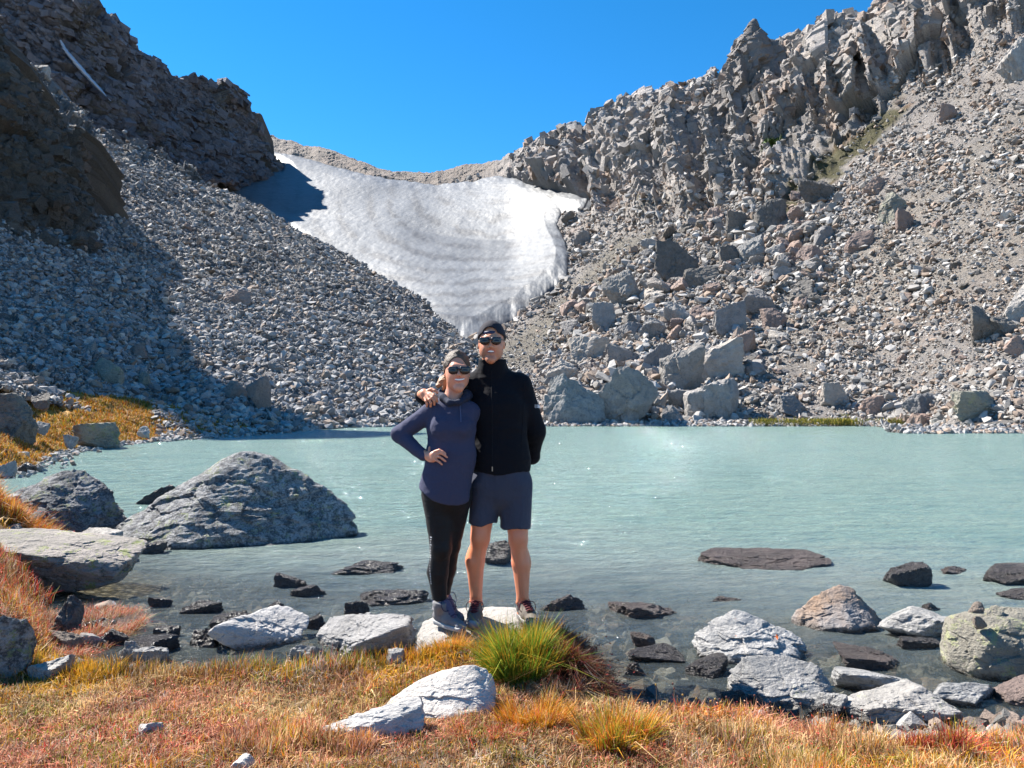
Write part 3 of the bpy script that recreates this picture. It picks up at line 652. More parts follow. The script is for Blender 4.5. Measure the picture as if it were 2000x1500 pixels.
rock('boulder', 'flat-topped overhanging boulder with green lichen at the left bank', -60, 278, 1044, 1168, 'green', zb=.0, seed=21, sub=6, sink=.02, deep=.55, noise=.6, sharp=18,
     pts=[(-1,.3,1),(-.5,.9,.92),(.2,.9,.75),(.9,.6,.62),(1,.1,.35),(.95,-.4,.1),(.1,-.85,.55),(-.6,-.8,.80),(-1,-.6,.8),(.86,-.6,-.3),(.6,-.5,-.72),(.2,-.4,-.85),(-.4,-.5,-1),(-1,-.3,-1),(-1,.6,-1),(.2,.5,-1),(.7,.3,-.8)])
rock('boulder', 'small grey boulder wedged between the flat-topped boulder and the largest peaked boulder', 133, 248, 1034, 1078, 'granite', seed=31, deep=.6, zb=0.)
rock('rock', 'dark low rock touching the left foot of the largest peaked boulder', 255, 322, 1060, 1084, 'wet', seed=33, cat='rock')
rock('boulder', 'grey boulder cut by the left edge of the photo among the red plants', -80, 78, 1196, 1330, 'mossy', zb=None, seed=35, deep=.8, planes=8)
rock('rock', 'flat grey stone lying in the gold grass right of the boulder at the left edge', 66, 146, 1282, 1328, 'granite', zb=None, seed=36, cat='rock')
rock('rock', 'dark grey upright rock under the red bank beside the flat-topped boulder', 116, 160, 1165, 1240, 'fardark', zb=0., seed=37, cat='rock', deep=1.6)
rock('rock', 'brown squared rock at the foot of the red left bank', 108, 168, 1226, 1278, 'brown', seed=38, cat='rock', deep=1.1)
rock('boulder', 'flat pale boulder with a rosy top at the shore left of the couple', 426, 596, 1198, 1268, 'white', seed=41, deep=.75, sub=6, noise=.8, sharp=12, zb=.0)
rock('boulder', 'rough grey boulder at the shore between the flat pale boulder and the couple', 612, 812, 1203, 1282, 'pale', seed=43, deep=.7, sub=6, planes=9)
rock('rock', 'little round grey stone in the grass below the rough grey shore boulder', 754, 800, 1270, 1300, 'granite', zb=None, seed=45, cat='rock')
rock('boulder', 'pale long boulder lying in the grass in front of the couple', 752, 970, 1303, 1396, 'white', zb=None, seed=47, sub=6, deep=.62, noise=.55, sharp=10, sink=.4,
     pts=[(.35,0,.93),(.62,0,1),(.85,.1,.8),(1,0,.2),(.95,-.5,-.1),(0,.2,.72),(-.45,.2,.35),(-1,0,-.25),(-.8,-.7,-.6),(.2,-1,-.3),(.7,-.9,-.2),(.6,.9,0),(-.3,.9,-.3),(-1,.4,-1),(-.8,-.8,-1),(.9,-.8,-1),(.9,.7,-1)])
rock('rock', 'pale flat rock tail reaching left from the long boulder in the grass', 628, 830, 1376, 1440, 'white', zb=None, seed=48, sub=5, deep=.42, noise=.8, cat='rock', rot=0, pts=[(-1,-.6,.1),(-.5,-.2,.3),(.3,.4,.7),(1,.8,1),(1,.1,.7),(.4,-.5,.3),(-.4,-1,.1),(-1,-.8,-1),(1,-.5,-1),(1,1,-1),(0,.8,-1),(-.8,-.2,-1)])
rock('rock', 'small pale flat stone alone in the grass at lower left', 272, 328, 1408, 1434, 'white', zb=None, seed=49, cat='rock', sub=4)
rock('rock', 'small whitish stone at the bottom edge of the photo in the grass', 448, 510, 1478, 1506, 'white', zb=None, seed=50, cat='rock', sub=4)
rock('rock', 'dark rock in the lake seen between the legs of the standing man', 943, 1000, 1056, 1102, 'wet', seed=53, cat='rock')
rock('rock', 'long flat dark slab lying awash in the lake right of the couple', 1366, 1622, 1079, 1112, 'wetbrown', seed=55, deep=.45, cat='rock', sink=.8, sub=6,
     pts=[(-1,.4,.6),(-.7,.6,1),(0,.7,.95),(.7,.7,.85),(1,.2,.5),(.95,-.4,.2),(.3,-.9,.0),(-.4,-.8,.0),(-.8,-.2,.3),(-1,.3,-1),(-.4,-.9,-1),(.9,-.6,-1),(1,.5,-1),(-.7,.8,-1)])
rock('rock', 'dark pyramid-shaped rock in the lake behind the rusty-sided boulder', 1722, 1802, 1098, 1145, 'wet', seed=57, cat='rock')
rock('rock', 'dark flat rock in the lake cut by the right edge of the photo', 1916, 2090, 1106, 1146, 'wet', seed=59, cat='rock', deep=.5)
rock('rock', 'small low black rock near the right edge below the dark flat rock', 1952, 2040, 1153, 1176, 'wet', seed=60, cat='rock')
rock('boulder', 'boulder with a rusty orange left side and grey right side in the shallows', 1536, 1722, 1147, 1234, 'orange', seed=61, sub=6, sink=.3, noise=.7,
     pts=[(.1,.1,1),(.35,.1,.88),(-.35,.0,.75),(-.8,0,.1),(-1,-.1,-.5),(.6,.1,.4),(1,0,-.5),(-.1,-1,-.2),(.5,-.8,-.3),(-.6,-.8,-.4),(0,1,-.3),(-.8,.6,-1),(.9,.6,-1),(.8,-.7,-1),(-.9,-.7,-1),(0,-1,-1)])
rock('boulder', 'pale boulder with bright orange lichen spots in the shallows', 1350, 1570, 1198, 1296, 'spots', seed=63, sub=6, sink=.3, noise=.9,
     pts=[(-.25,.1,1),(-.55,0,.75),(-1,-.1,.1),(.1,.1,.8),(.5,.1,.35),(.85,0,.15),(1,-.1,-.3),(-.2,-.9,-.1),(.6,-.9,-.4),(-.8,-.7,-.3),(0,1,0),(-.9,.6,-1),(.9,.6,-1),(.9,-.7,-1),(-.9,-.8,-1),(0,-1,-1)])
rock('boulder', 'blocky grey boulder just in front of the orange-spotted boulder', 1420, 1625, 1290, 1380, 'granite', seed=65, sub=6, sink=.3, noise=.8,
     pts=[(-.6,.2,1),(.2,.3,.98),(.7,.1,.7),(1,0,-.2),(-.95,.1,.5),(-1,-.2,-.1),(-.4,-.8,-.1),(.5,-.9,-.4),(.8,-.7,-.6),(0,1,.2),(-.9,.7,-1),(.9,.6,-1),(.9,-.8,-1),(-.9,-.8,-1),(.4,-1,-1)])
bb = rock('boulder', 'large round yellowish boulder at the right edge carrying three small stones', 1836, 2060, 1189, 1330, 'yellow', seed=67, sub=6, sink=.2, noise=.55, deep=.85, pts=[(-.9,0,.45),(-.72,0,.85),(-.3,0,1),(.5,0,1),(.9,0,.8),(1,0,.2),(-1,-.2,-.1),(-.95,-.3,-.5),(0,-1,.2),(-.6,-.8,.45),(.6,-.9,.3),(-.2,-.6,.85),(0,-.95,-.6),(-.75,-.7,-.7),(.8,-.6,-.7),(0,1,.3),(-.6,.7,.5),(.6,.7,.5),(-.8,.6,-1),(.8,.6,-1),(.6,-.7,-1),(-.6,-.6,-1)])
BY = bb.location.y
for lab, x0, x1, t_, b_, s_, yy in (('brown pebble left and largest of three on the round yellowish boulder', 1880, 1918, 1177, 1206, 71, BY+.02), ('yellowish egg-shaped pebble right of three on the round boulder', 1916, 1950, 1184, 1209, 72, BY-.05),
      ('flattest brown pebble lowest of three on the round yellowish boulder', 1889, 1920, 1201, 1219, 73, BY-.14)):
    rock('pebble', lab, x0, x1, t_, b_+4, 'brown' if s_ != 72 else 'yellow', seed=s_, sub=4, cat='pebble', Y=yy-.05, sink=.15, sharp=6, deep=.8)
rock('rock', 'whitish wet rough rock between the rusty-sided boulder and the round boulder', 1708, 1865, 1193, 1248, 'granite', seed=75, cat='rock', deep=.6)
rock('rock', 'flat grey rock in the shallows below the whitish wet rough rock', 1622, 1748, 1266, 1304, 'wetbrown', seed=76, cat='rock')
rock('rock', 'dark low rock below left of the orange-spotted boulder', 1332, 1422, 1286, 1322, 'wet', seed=77, cat='rock')
rock('rock', 'dark knobbly rock left of the orange-spotted boulder', 1222, 1344, 1262, 1290, 'wet', seed=78, cat='rock', deep=.5)
rock('rock', 'small reddish brown rock above the dark knobbly rock in the shallows', 1228, 1278, 1234, 1262, 'wetbrown', seed=79, cat='rock')
rock('rock', 'tiny dark rock below the dark knobbly rock in the shallows', 1214, 1256, 1294, 1316, 'wet', seed=80, cat='rock', sub=4)
rock('boulder', 'wide pale grey slab on the gravel below the right shallows', 1632, 1856, 1343, 1418, 'granite', zb=.0, seed=81, sub=6, deep=.6, rot=.3)
rock('rock', 'dark rounded rock left of two at the foot of the blocky grey boulder', 1408, 1466, 1354, 1392, 'wetbrown', seed=82, cat='rock')
rock('rock', 'dark rounded rock right of two at the foot of the blocky grey boulder', 1460, 1508, 1362, 1402, 'wetbrown', seed=83, cat='rock')
rock('rock', 'black shaded rock at the near shore below the shallows', 1298, 1368, 1370, 1432, 'wet', seed=84, cat='rock', zb=.0)
rock('boulder', 'pale grey rock at the near shore right above the red grass', 1338, 1500, 1396, 1480, 'pale', seed=85, zb=.02, deep=.8, planes=9)
rock('rock', 'grey squarish rock between the blocky boulder and the wide pale slab', 1586, 1648, 1356, 1398, 'granite', seed=86, cat='rock')
rock('rock', 'long low grey rock above the wide pale slab', 1622, 1782, 1308, 1352, 'granite', seed=87, cat='rock', deep=.45)
rock('rock', 'flat grey rock on the gravel right of the wide pale slab', 1792, 1952, 1336, 1378, 'granite', seed=88, cat='rock', deep=.5)
rock('rock', 'pinkish rounded rock at the right edge on the gravel below the round boulder', 1944, 2040, 1328, 1378, 'farpink', seed=89, cat='rock')
rock('rock', 'dark flat rock in the water below the rusty-sided boulder', 1742, 1830, 1240, 1266, 'wet', seed=90, cat='rock', deep=.5)
SUB = [(628,792,1095,1122,'wet','long black rock awash in the lake left of the woman'),(538,608,1119,1148,'wet','black rock awash below the largest peaked boulder, upper of two'),(572,648,1142,1165,'wet','black rock awash below the largest peaked boulder, lower of two'),
 (352,442,1172,1196,'wet','dark rock awash in the middle of the left shallows'),(686,838,1153,1182,'wet','wide dark rock awash close behind the woman'),(676,730,1170,1202,'wet','bristly dark rock awash left of the woman beside the wide one'),
 (298,342,1164,1184,'wet','tiny dark rock awash right of the shadow of the flat-topped boulder'),(518,566,1174,1194,'wet','tiny dark rock awash above the flat pale shore boulder'),(1048,1142,1160,1192,'wetbrown','brown rock awash just right of the man'),
 (1188,1334,1178,1206,'wetbrown','brown flat rock awash midway between the man and the orange-spotted boulder'),(1082,1130,1228,1258,'wet','black rock at the water edge right of the standing stone'),(164,236,1208,1236,'wet','black flat rock in the corner under the left bank'),
 (160,220,1238,1262,'granite','grey small rock below the black flat rock under the left bank'),(196,262,1230,1256,'wet','dark small rock beside the grey small rock under the left bank'),(214,345,1248,1282,'wet','long black rock at the shore left of the flat pale boulder'),
 (236,312,1252,1290,'granite','grey rock partly covering the long black shore rock'),(306,354,1224,1242,'wet','tiny black rock alone in the left shallows'),(372,440,1228,1262,'wet','dark wet rock left of the flat pale shore boulder'),
 (418,500,1196,1222,'wet','dark wet rock behind the flat pale shore boulder'),(596,650,1198,1226,'wet','dark rock between the two pale shore boulders'),(272,342,1262,1292,'granite','small grey flat rock in front of the long black shore rock'),
 (1380,1450,1166,1178,'wetbrown','thin brown rock barely awash above the orange-spotted boulder'),(1822,1900,1108,1122,'wetbrown','thin brown rock barely awash right of the dark pyramid-shaped rock'),(1790,1834,1178,1192,'wet','small black rock awash right of the rusty-sided boulder'),
 (1560,1640,1376,1404,'wet','black rock on the near gravel below the blocky grey boulder'),(1480,1560,1386,1420,'wet','black rock on the near gravel right of the two rounded rocks'),(268,352,946,985,'wet','low wet grey rock in the lake behind the largest peaked boulder'),
 (566,640,1258,1290,'granite','flat grey rock behind the grass between the two pale shore boulders')]
for k, (a, b, c, d, m, lab) in enumerate(SUB):
    rock('rock', lab, a, b, c, d, m, seed=100+k, cat='rock', deep=.55, sub=5 if b-a > 60 else 4, noise=1.4, sink=.9)
# standing stone under the couple: top nearly level
STZ = .262
def standing_stone():
    D, F = ICO[6]; pts = []
    c, Np, dp = hull_planes(np.array([(-.98,.2,.55),(-.75,.8,.7),(0,.95,.95),(.6,.8,.9),(1,.2,.45),(.95,-.3,.2),(.5,-.8,.2),(-.1,-.9,.35),(-.6,-.75,.55),(-.95,-.2,.5),(0,-.2,1),(-.6,.1,.95),(.5,.1,.97),(-1,0,-1),(-.6,.9,-1),(.6,.9,-1),(1,0,-1),(.5,-1,-1),(-.5,-1,-1)], float))
    q = np.clip(D @ Np.T, 0, None)/dp; r = 1/np.power(np.power(q, 18).sum(1), 1/18); V = D*r[:, None]+c
    b1, e1, _ = blocks(V*1.9+3, 7, 1, 1.); b2, e2, _ = blocks(V*5+3, 8, 1, 1.)
    V = V + D*(fbm(V*2, 4, 9)*.05+b1*.04+b2*.02+fbm(V*9, 4, 10, .6)*.02-.008*np.clip(1-e1/.05, 0, 1))[:, None]
    V = V*np.array([.42, .36, .24]); V[:, 2] = np.where(V[:, 2] > .195, .195+(V[:, 2]-.195)*.18, V[:, 2])
    o = link('standing_stone', mesh_np('boulder', V, F, False), RM['pale']); o.location = (-.19, 4.56, STZ-.203); return o
tag(standing_stone(), 'whitish flat-topped shore boulder the couple stands on', 'boulder').name = 'boulder'
# slope boulders ------------------------------------------------
def srock(lab, x0, x1, top, base, mat='fargrey', sheet=None, seed=1, sub=4, **k):
    sh = sheet or Rsh; xc = (x0+x1)/2; Y = float(sh.surf(xc, base)[0][1])
    k.setdefault('deep', .6); k.setdefault('sink', .35)
    return rock('boulder', lab, x0, x1, top, base, mat, seed=seed, sub=sub, Y=Y-(x1-x0)/FPX*Y*.25, **k)
SL = [(1278,1368,468,545,'fardark','dark two-lobed boulder high in the boulder field'),(1176,1262,522,592,'bluegrey','blue-grey crumbling boulder at the upper left of the boulder field'),(1444,1508,452,512,'bluegrey','grey pointed boulder in the upper boulder field right of the two-lobed one'),
 (1404,1452,478,524,'fardark','brown dark upright boulder left of the grey pointed boulder'),(1448,1520,562,608,'fargrey','flat-topped grey boulder below the grey pointed boulder'),(1340,1448,660,738,'farpale','large pale flat boulder in the middle of the boulder field'),
 (1428,1480,644,690,'farpink','pink boulder with a dark face on top of the large pale flat boulder'),(1392,1458,586,656,'fargrey','tall grey leaning boulder above the large pale flat boulder'),(1888,1964,594,664,'fardark','large dark green-grey boulder near the right edge halfway up the slope'),
 (1936,1984,616,652,'fardark','smaller dark boulder touching the large dark green-grey one'),(1960,2060,548,618,'farpale','pale boulder cut by the right edge above the dark pair'),(1960,2010,654,690,'farpink','orange-pink boulder at the right edge below the dark pair'),
 (1060,1180,728,832,'bluegrey','broad grey shore boulder just right of the man'),(1150,1288,716,834,'fargrey','huge rugged grey boulder at the far shore right of the man'),(1336,1452,736,814,'farpale','pale swirled boulder above the far shore'),
 (1290,1376,668,768,'bluegrey','dark blue cracked boulder beside the pale swirled boulder'),(1252,1312,670,735,'fargrey','grey split boulder left of the dark blue cracked boulder'),(1562,1642,346,392,'fardark','long dark boulder at the upper edge of the boulder field'),
 (1718,1792,368,418,'fargreen','pale green boulder in the upper right slope'),(1690,1748,346,380,'farpink','pale pink flat boulder left above the pale green boulder'),(1752,1798,408,446,'farpink','brown boulder just below the pale green boulder'),
 (1764,1832,766,816,'bluegrey','grey tilted slab near the far shore at right'),(1856,1958,762,818,'fargreen','yellowish long boulder near the far shore at right'),(1760,1842,806,850,'farpink','pink pointed boulder standing in the water at the far right shore'),
 (1838,1912,816,850,'fargrey','grey-brown boulder at the water right of the pink pointed boulder'),(1900,1992,820,850,'fardark','dark boulder at the water at the far right end of the shore'),(1678,1722,772,808,'farpink','small pale pink tilted boulder left of the grey tilted slab'),
 (1056,1130,696,762,'farpale','pale boulder above the broad grey shore boulder'),(1110,1190,655,716,'farpale','pale flat-sided boulder left of the grey boulder cluster'),(1180,1262,672,720,'fargrey','grey block above the huge rugged boulder'),
 (1154,1206,588,640,'farpale','pale pinkish boulder below the blue-grey crumbling boulder'),(1560,1612,478,516,'farpink','brown-pink boulder in the open scree right of the grey pointed boulder'),(1656,1706,450,486,'farpink','pink and dark boulder pair high in the open scree'),
 (1480,1540,384,440,'fardark','dark grey boulder at the upper margin of the boulder field'),(1418,1470,412,456,'fardark','greenish dark boulder at the upper left margin of the boulder field'),(1336,1404,520,560,'fardark','dark flat boulder adjoining the two-lobed boulder'),
 (1488,1540,600,640,'farpink','pink-brown boulder below the flat-topped grey boulder'),(1250,1300,618,660,'bluegrey','dark grey small block above the split boulder'),(1296,1352,588,628,'farpale','pale boulder in the middle left of the boulder field'),
 (1590,1640,440,470,'fargrey','grey boulder in the scree above the brown-pink one'),(1120,1160,450,470,'fargrey','grey block beside the right edge of the snowfield'),(1096,1124,412,432,'fardark','black rocks standing in the snow near its right corner'),
 (1044,1062,556,572,'fardark','small black rock at the right edge of the snow tongue'),(1840,1880,200,232,'farpink','pale boulder high on the right slope'),(1960,2040,64,140,'farpale','pale crag block at the top right edge'),
 (1300,1350,760,800,'fargrey','grey boulder at the foot of the dark blue cracked boulder'),(1290,1340,790,830,'fargrey','grey shoreline boulder left of the pale swirled boulder foot'),(1600,1660,745,785,'farpale','pale flat boulder in the lower scree'),
 (1520,1580,770,806,'fargrey','grey boulder above the green shore moss')]
for k, (a, b, c, d, m, lab) in enumerate(SL):
    srock(lab, a, b, c, d, m, seed=200+k, sub=5 if (b-a) > 50 else 4, noise=1.3, sharp=40, planes=9)
SLl = [(480,528,733,792,'farpink','pinkish pointed boulder low on the left scree'),(440,482,742,772,'farpink','flat pinkish boulder left of the pinkish pointed boulder'),(178,248,698,745,'fargreen','dark boulder with yellow-green lichen in the shaded left scree'),
 (268,292,724,752,'fargreen','small green-topped rock right of the lichened shaded boulder'),(158,188,664,690,'bluegrey','blue-grey block in the shaded left scree'),(250,286,672,694,'farpink','rusty block in the shaded left scree'),
 (340,378,788,822,'fardark','dark brown block in the shaded left scree near the shore'),(436,492,566,592,'farpink','long pinkish slab on the sunlit left scree'),(40,90,128,150,'farpale','pale slab at the top of the left scree'),(60,98,178,194,'farpale','smaller pale slab below the pale slab at the top of the left scree'),
 (525,555,705,728,'fargrey','round grey boulder on the sunlit left scree'),(590,625,790,812,'fardark','dark boulder just above the far left shore'),(315,350,680,700,'bluegrey','grey slab in the shaded left scree beside the rusty block')]
for k, (a, b, c, d, m, lab) in enumerate(SLl): srock(lab, a, b, c, d, m, sheet=Lsh, seed=300+k, sub=4)
# on the grassy left bank
def brock(lab, x0, x1, top, base, mat, Y, seed, **k):
    return rock('boulder', lab, x0, x1, top, base, mat, Y=Y, seed=seed, sub=5, sink=.4, **k)
brock('grey boulder with a yellow-green foot at the water below the golden left bank', 142, 238, 824, 874, 'fargreen', 25.0, 320)
brock('tall dark boulder at the left edge above the golden bank', -30, 62, 766, 852, 'fardark', 21.5, 321)
brock('dark grey boulder at the back of the golden left bank', 62, 104, 766, 792, 'fardark', 26., 322)
brock('small grey rock on the shore at the left of the golden bank', 32, 60, 882, 902, 'granite', 18.5, 323)
brock('pale pointed rock on the left edge of the shore', 0, 32, 900, 932, 'granite', 15.5, 324)
brock('dark flat rock in the water beside the pale pointed shore rock', 28, 70, 902, 920, 'wet', 16.6, 325)
brock('pale grey rock on the golden bank left of the boulder with a yellow-green foot', 126, 152, 848, 868, 'granite', 24., 326)
brock('small pale rock at the right end of the golden bank', 268, 296, 832, 850, 'granite', 28.6, 327)
brock('grey rock on the golden bank above the boulder with a yellow-green foot', 66, 96, 822, 842, 'granite', 23., 328)
brock('pale lumpy rock in the shaded grass at left behind the orange bush', 6, 52, 966, 990, 'granite', 8.4, 329)
brock('flat pale rock just above the flat-topped boulder at the left edge', -10, 48, 1024, 1046, 'granite', 7.5, 330)
# spire on the right skyline
def spire():
    D, F = ICO[6]; Y0 = 136.
    def q(px, py, dy): return W(px, py, Y0+dy)
    V0 = []
    prof = [(300,1400,1600),(240,1408,1570),(200,1418,1548),(170,1420,1540),(140,1424,1532),(110,1430,1522),(95,1436,1510),(80,1442,1496),(68,1452,1488),(55,1460,1480),(44,1464,1478),(38,1470,1477)]
    nc = 90; rows = []
    for pyk, a, b in [(np.interp(t, range(len(prof)), [p[0] for p in prof]), np.interp(t, range(len(prof)), [p[1] for p in prof]), np.interp(t, range(len(prof)), [p[2] for p in prof])) for t in np.linspace(0, len(prof)-1, 110)]:
        th = np.linspace(0, 2*math.pi, nc, endpoint=False); rx = (b-a)/2/FPX*Y0*1.12; c = (a+b)/2
        P0 = q(c, pyk, 0); rows.append(np.stack([P0[0]+np.sign(np.cos(th))*np.abs(np.cos(th))**.8*rx, P0[1]+np.sin(th)*rx*.9, np.full(nc, P0[2])], -1))
    G = np.array(rows); nr = len(rows); V = G.reshape(-1, 3); ctr = np.repeat(G.mean(1), nc, 0); n = V-ctr; n /= np.linalg.norm(n, axis=1)[:, None]+1e-6
    sz = np.repeat(np.linspace(1, .15, nr), nc)
    b1, _, r1 = blocks(V/np.array([3, 3, 5]), 50, 1, 1.); b2, _, r2 = blocks(V/1.3, 51, 1, 1.)
    V = V+n*((b1*1.7+b2*.6)*sz)[:, None]; V = V.reshape(nr, nc, 3); V = np.concatenate([V, V[:, :1]], 1)
    top = V[-1].mean(0); V = np.concatenate([V, np.repeat(top[None, None], nc+1, 1)]).reshape(-1, 3)
    col = np.array([.38, .345, .325])*(1+.4*(fbm(V/5, 3, 52)[:, None]))
    return mesh_np('rock_spire', V, grid_faces(nr+1, nc+1), False, np.clip(col, .01, 1))
tag(link('rock_spire', spire(), M_MTN), 'sharp leaning rock spire standing on the right skyline', 'rock spire')
# green shrub under the crags
def leafball(name, c, r, n, col, seed):
    rs = np.random.RandomState(seed); d = rs.normal(size=(n, 3)); d /= np.linalg.norm(d, axis=1)[:, None]; P = c+d*(rs.uniform(.4, 1, (n, 1)))*np.array(r)
    a = rs.normal(size=(n, 3))*.35; b = rs.normal(size=(n, 3))*.35; V = np.stack([P-a, P+b, P+a], 1).reshape(-1, 3)
    return mesh_np(name, V, np.arange(3*n).reshape(-1, 3), False, np.repeat(np.array(col)*rs.uniform(.6, 1.4, (n, 1)), 3, 0))
M_LEAF = plain_mat('leaves', (.1, .12, .03), .7, 30, .2, .0, .001, use_col=True)
pc_ = W(1514, 287, Rsh.depth(1514, 287)[0]-1.2)
tag(link('shrub', leafball('shrub', pc_, (2.0, 1.2, 1.1), 900, (.06, .095, .02), 1), M_LEAF), 'lone dark green shrub on a ledge under the right crags', 'shrub')
# ---------------------------------------------------------------- scree: rocks beyond counting
def hull_rock(seed):
    rs = np.random.RandomState(seed); p = rs.normal(size=(13, 3)); p /= np.linalg.norm(p, axis=1)[:, None]; p *= rs.uniform(.75, 1.1, (13, 1))*np.array([1, .85, .62])
    bm = bmesh.new(); [bm.verts.new(q) for q in p]; r = bmesh.ops.convex_hull(bm, input=bm.verts[:])
    bmesh.ops.delete(bm, geom=[g for g in r['geom_interior'] if isinstance(g, bmesh.types.BMVert)], context='VERTS')
    bmesh.ops.triangulate(bm, faces=bm.faces[:]); bm.verts.ensure_lookup_table(); bm.verts.index_update()
    V = np.array([v.co[:] for v in bm.verts]); F = np.array([[v.index for v in f.verts] for f in bm.faces]); bm.free(); return V, F
TPL = [hull_rock(k) for k in range(26)]
def rand_rot(rs, n, tilt=.5):
    az = rs.uniform(0, 2*np.pi, n); a = rs.normal(0, tilt, n); b = rs.normal(0, tilt, n)
    ca, sa, cb, sb, cz, sz = np.cos(a), np.sin(a), np.cos(b), np.sin(b), np.cos(az), np.sin(az); o = np.zeros(n); e = np.ones(n)
    Rz = np.stack([cz, -sz, o, sz, cz, o, o, o, e], -1).reshape(n, 3, 3); Rx = np.stack([e, o, o, o, ca, -sa, o, sa, ca], -1).reshape(n, 3, 3); Ry = np.stack([cb, o, sb, o, e, o, -sb, o, cb], -1).reshape(n, 3, 3)
    return Rx@Ry@Rz
def scatter(name, P, S, C, seed, tilt=.5, base_rot=None):
    rs = np.random.RandomState(seed); n = len(P); R = rand_rot(rs, n, tilt); which = rs.randint(0, len(TPL), n); Vs, Fs, Cs = [], [], []; off = 0
    asp = rs.uniform(.7, 1.3, (n, 3))
    for k, (tv, tf) in enumerate(TPL):
        m = np.where(which == k)[0]
        if not len(m): continue
        L = tv[None]*asp[m][:, None]; V = np.einsum('nij,nvj->nvi', R[m], L)
        if base_rot is not None: V = np.einsum('ij,nvj->nvi', base_rot, V)
        V = V*S[m][:, None, None]+P[m][:, None]
        Vs.append(V.reshape(-1, 3)); Fs.append((tf[None]+(np.arange(len(m))*len(tv))[:, None, None]+off).reshape(-1, 3)); Cs.append(np.repeat(C[m], len(tv), 0)); off += len(m)*len(tv)
    return mesh_np(name, np.concatenate(Vs), np.concatenate(Fs), False, np.concatenate(Cs))
M_SCREE = rock_mat('scree_stones', (.9, .9, .92), (1.12, 1.1, 1.06), dark=(.06, .06, .06), dark_amt=.1, sc=1.2, bump=.9, use_col=True, wet=False, dist=.06)
def rock_cols(rs, n, warm=.3, pale=.15, base=(.34, .335, .335)):
    c = np.tile(base, (n, 1))*rs.uniform(.62, 1.32, (n, 1)); w_ = rs.rand(n) < warm
    c[w_] = np.array([.39, .30, .24])*rs.uniform(.7, 1.2, (w_.sum(), 1)); p = rs.rand(n) < pale; c[p] = np.array([.50, .48, .46])*rs.uniform(.85, 1.2, (p.sum(), 1)); return c
def scree(name, sheet, n, seed, size_px, keep, warm, pale, base, bx, tilt=.5, power=2.2):
    rs = np.random.RandomState(seed); px = rs.uniform(bx[0], bx[1], n); py = rs.uniform(bx[2], bx[3], n)
    k = keep(px, py, rs); px, py = px[k], py[k]; P = sheet.surf(px, py); Y = P[:, 1]; P = P+rs.normal(0, .12, P.shape)*np.array([1, 1, 0])
    s = size_px(px, py)*(rs.rand(len(px))**-(1/power))*.62; s = np.minimum(s, size_px(px, py)*3.2)/FPX*Y*.5
    P = P + np.array([0, -.35, .35])*s[:, None]
    return link(name, scatter(name, P, s, rock_cols(rs, len(px), warm, pale, base), seed+1, tilt), M_SCREE)
def keep_R(px, py, rs):
    top, _ = Rsh.knots(px); sy = top[:, -1]
    band = np.interp(px, [440, 900, 1000, 1060, 1150, 1300, 1450, 1560, 1700, 1850, 2000, 2500], [25, 20, 40, 105, 172, 205, 245, 235, 190, 155, 150, 150])
    ok = (py-sy > band*(.85+.3*rs.rand(len(px)))) & (py < np.interp(px, [0, 1740, 1765, 2500], [831, 831, 847, 847])); ins, d = in_poly(px, py, SNOW); ok &= ~(ins & (d > 2))
    ok |= (py > sy+1) & (px > 1250) & (py-sy < 60) & (rs.rand(len(px)) < .3) & (px < 1450)
    ok &= (px > 880)
    for poly in ([(1500,430),(1560,330),(1640,270),(1760,180),(1800,190),(1700,290),(1600,400),(1530,440)], [(1590,300),(1640,225),(1700,195),(1720,200),(1640,285)], [(1470,190),(1500,180),(1510,200),(1470,235)]):
        ok &= ~(in_poly(px, py, poly)[0] & (rs.rand(len(px)) < .82))
    ok &= rs.rand(len(px)) < .72+.9*fbm(np.stack([px/60, py/40, px*0], -1), 3, 301)+np.where(px < 1450, .4, 0)
    return ok
def szR(px, py):
    s = np.interp(py, [0, 300, 500, 700, 830], [5.2, 5.4, 6.4, 7.6, 8.5])*np.clip(1+.55*fbm(np.stack([px/90, py/60, px*0], -1), 3, 302), .6, 1.5)
    bf = in_poly(px, py, [(1040,700),(1130,560),(1260,470),(1400,380),(1560,340),(1820,350),(1680,440),(1560,620),(1480,720),(1440,830),(1040,830)])[0]
    fan = in_poly(px, py, [(1020,640),(1110,560),(1200,450),(1330,440),(1250,500),(1150,580),(1120,680),(1040,730),(950,740),(900,700)])[0]
    fine = in_poly(px, py, [(1450,640),(1600,520),(1800,330),(2050,150),(2500,100),(2500,540),(1900,560),(1700,700),(1500,760)])[0]
    return np.where(bf, s*1.25, np.where(fan, s*.5, np.where(fine, s*.95, s*.98)))
tag(scree('talus', Rsh, 150000, 11, szR, keep_R, .42, .28, (.39, .37, .35), (880, 2450, -60, 848)), 'grey and pinkish loose stones covering the right slope', 'talus', kind='stuff')
def keep_L(px, py, rs):
    P, _ = Lsh.knots(px); return (py < P[:, 0]-1) & (py > P[:, -1]-2) & (px < 985)
def szL(px, py): return np.interp(py, [0, 150, 400, 600, 850], [4.8, 4.6, 4.6, 5.8, 8.8])*np.interp(px, [-50, 300, 900], [1.15, 1.05, .85])
tag(scree('scree', Lsh, 150000, 21, szL, keep_L, .18, .28, (.32, .316, .325), (-120, 990, 90, 858)), 'grey loose stones covering the left slope', 'scree', kind='stuff')
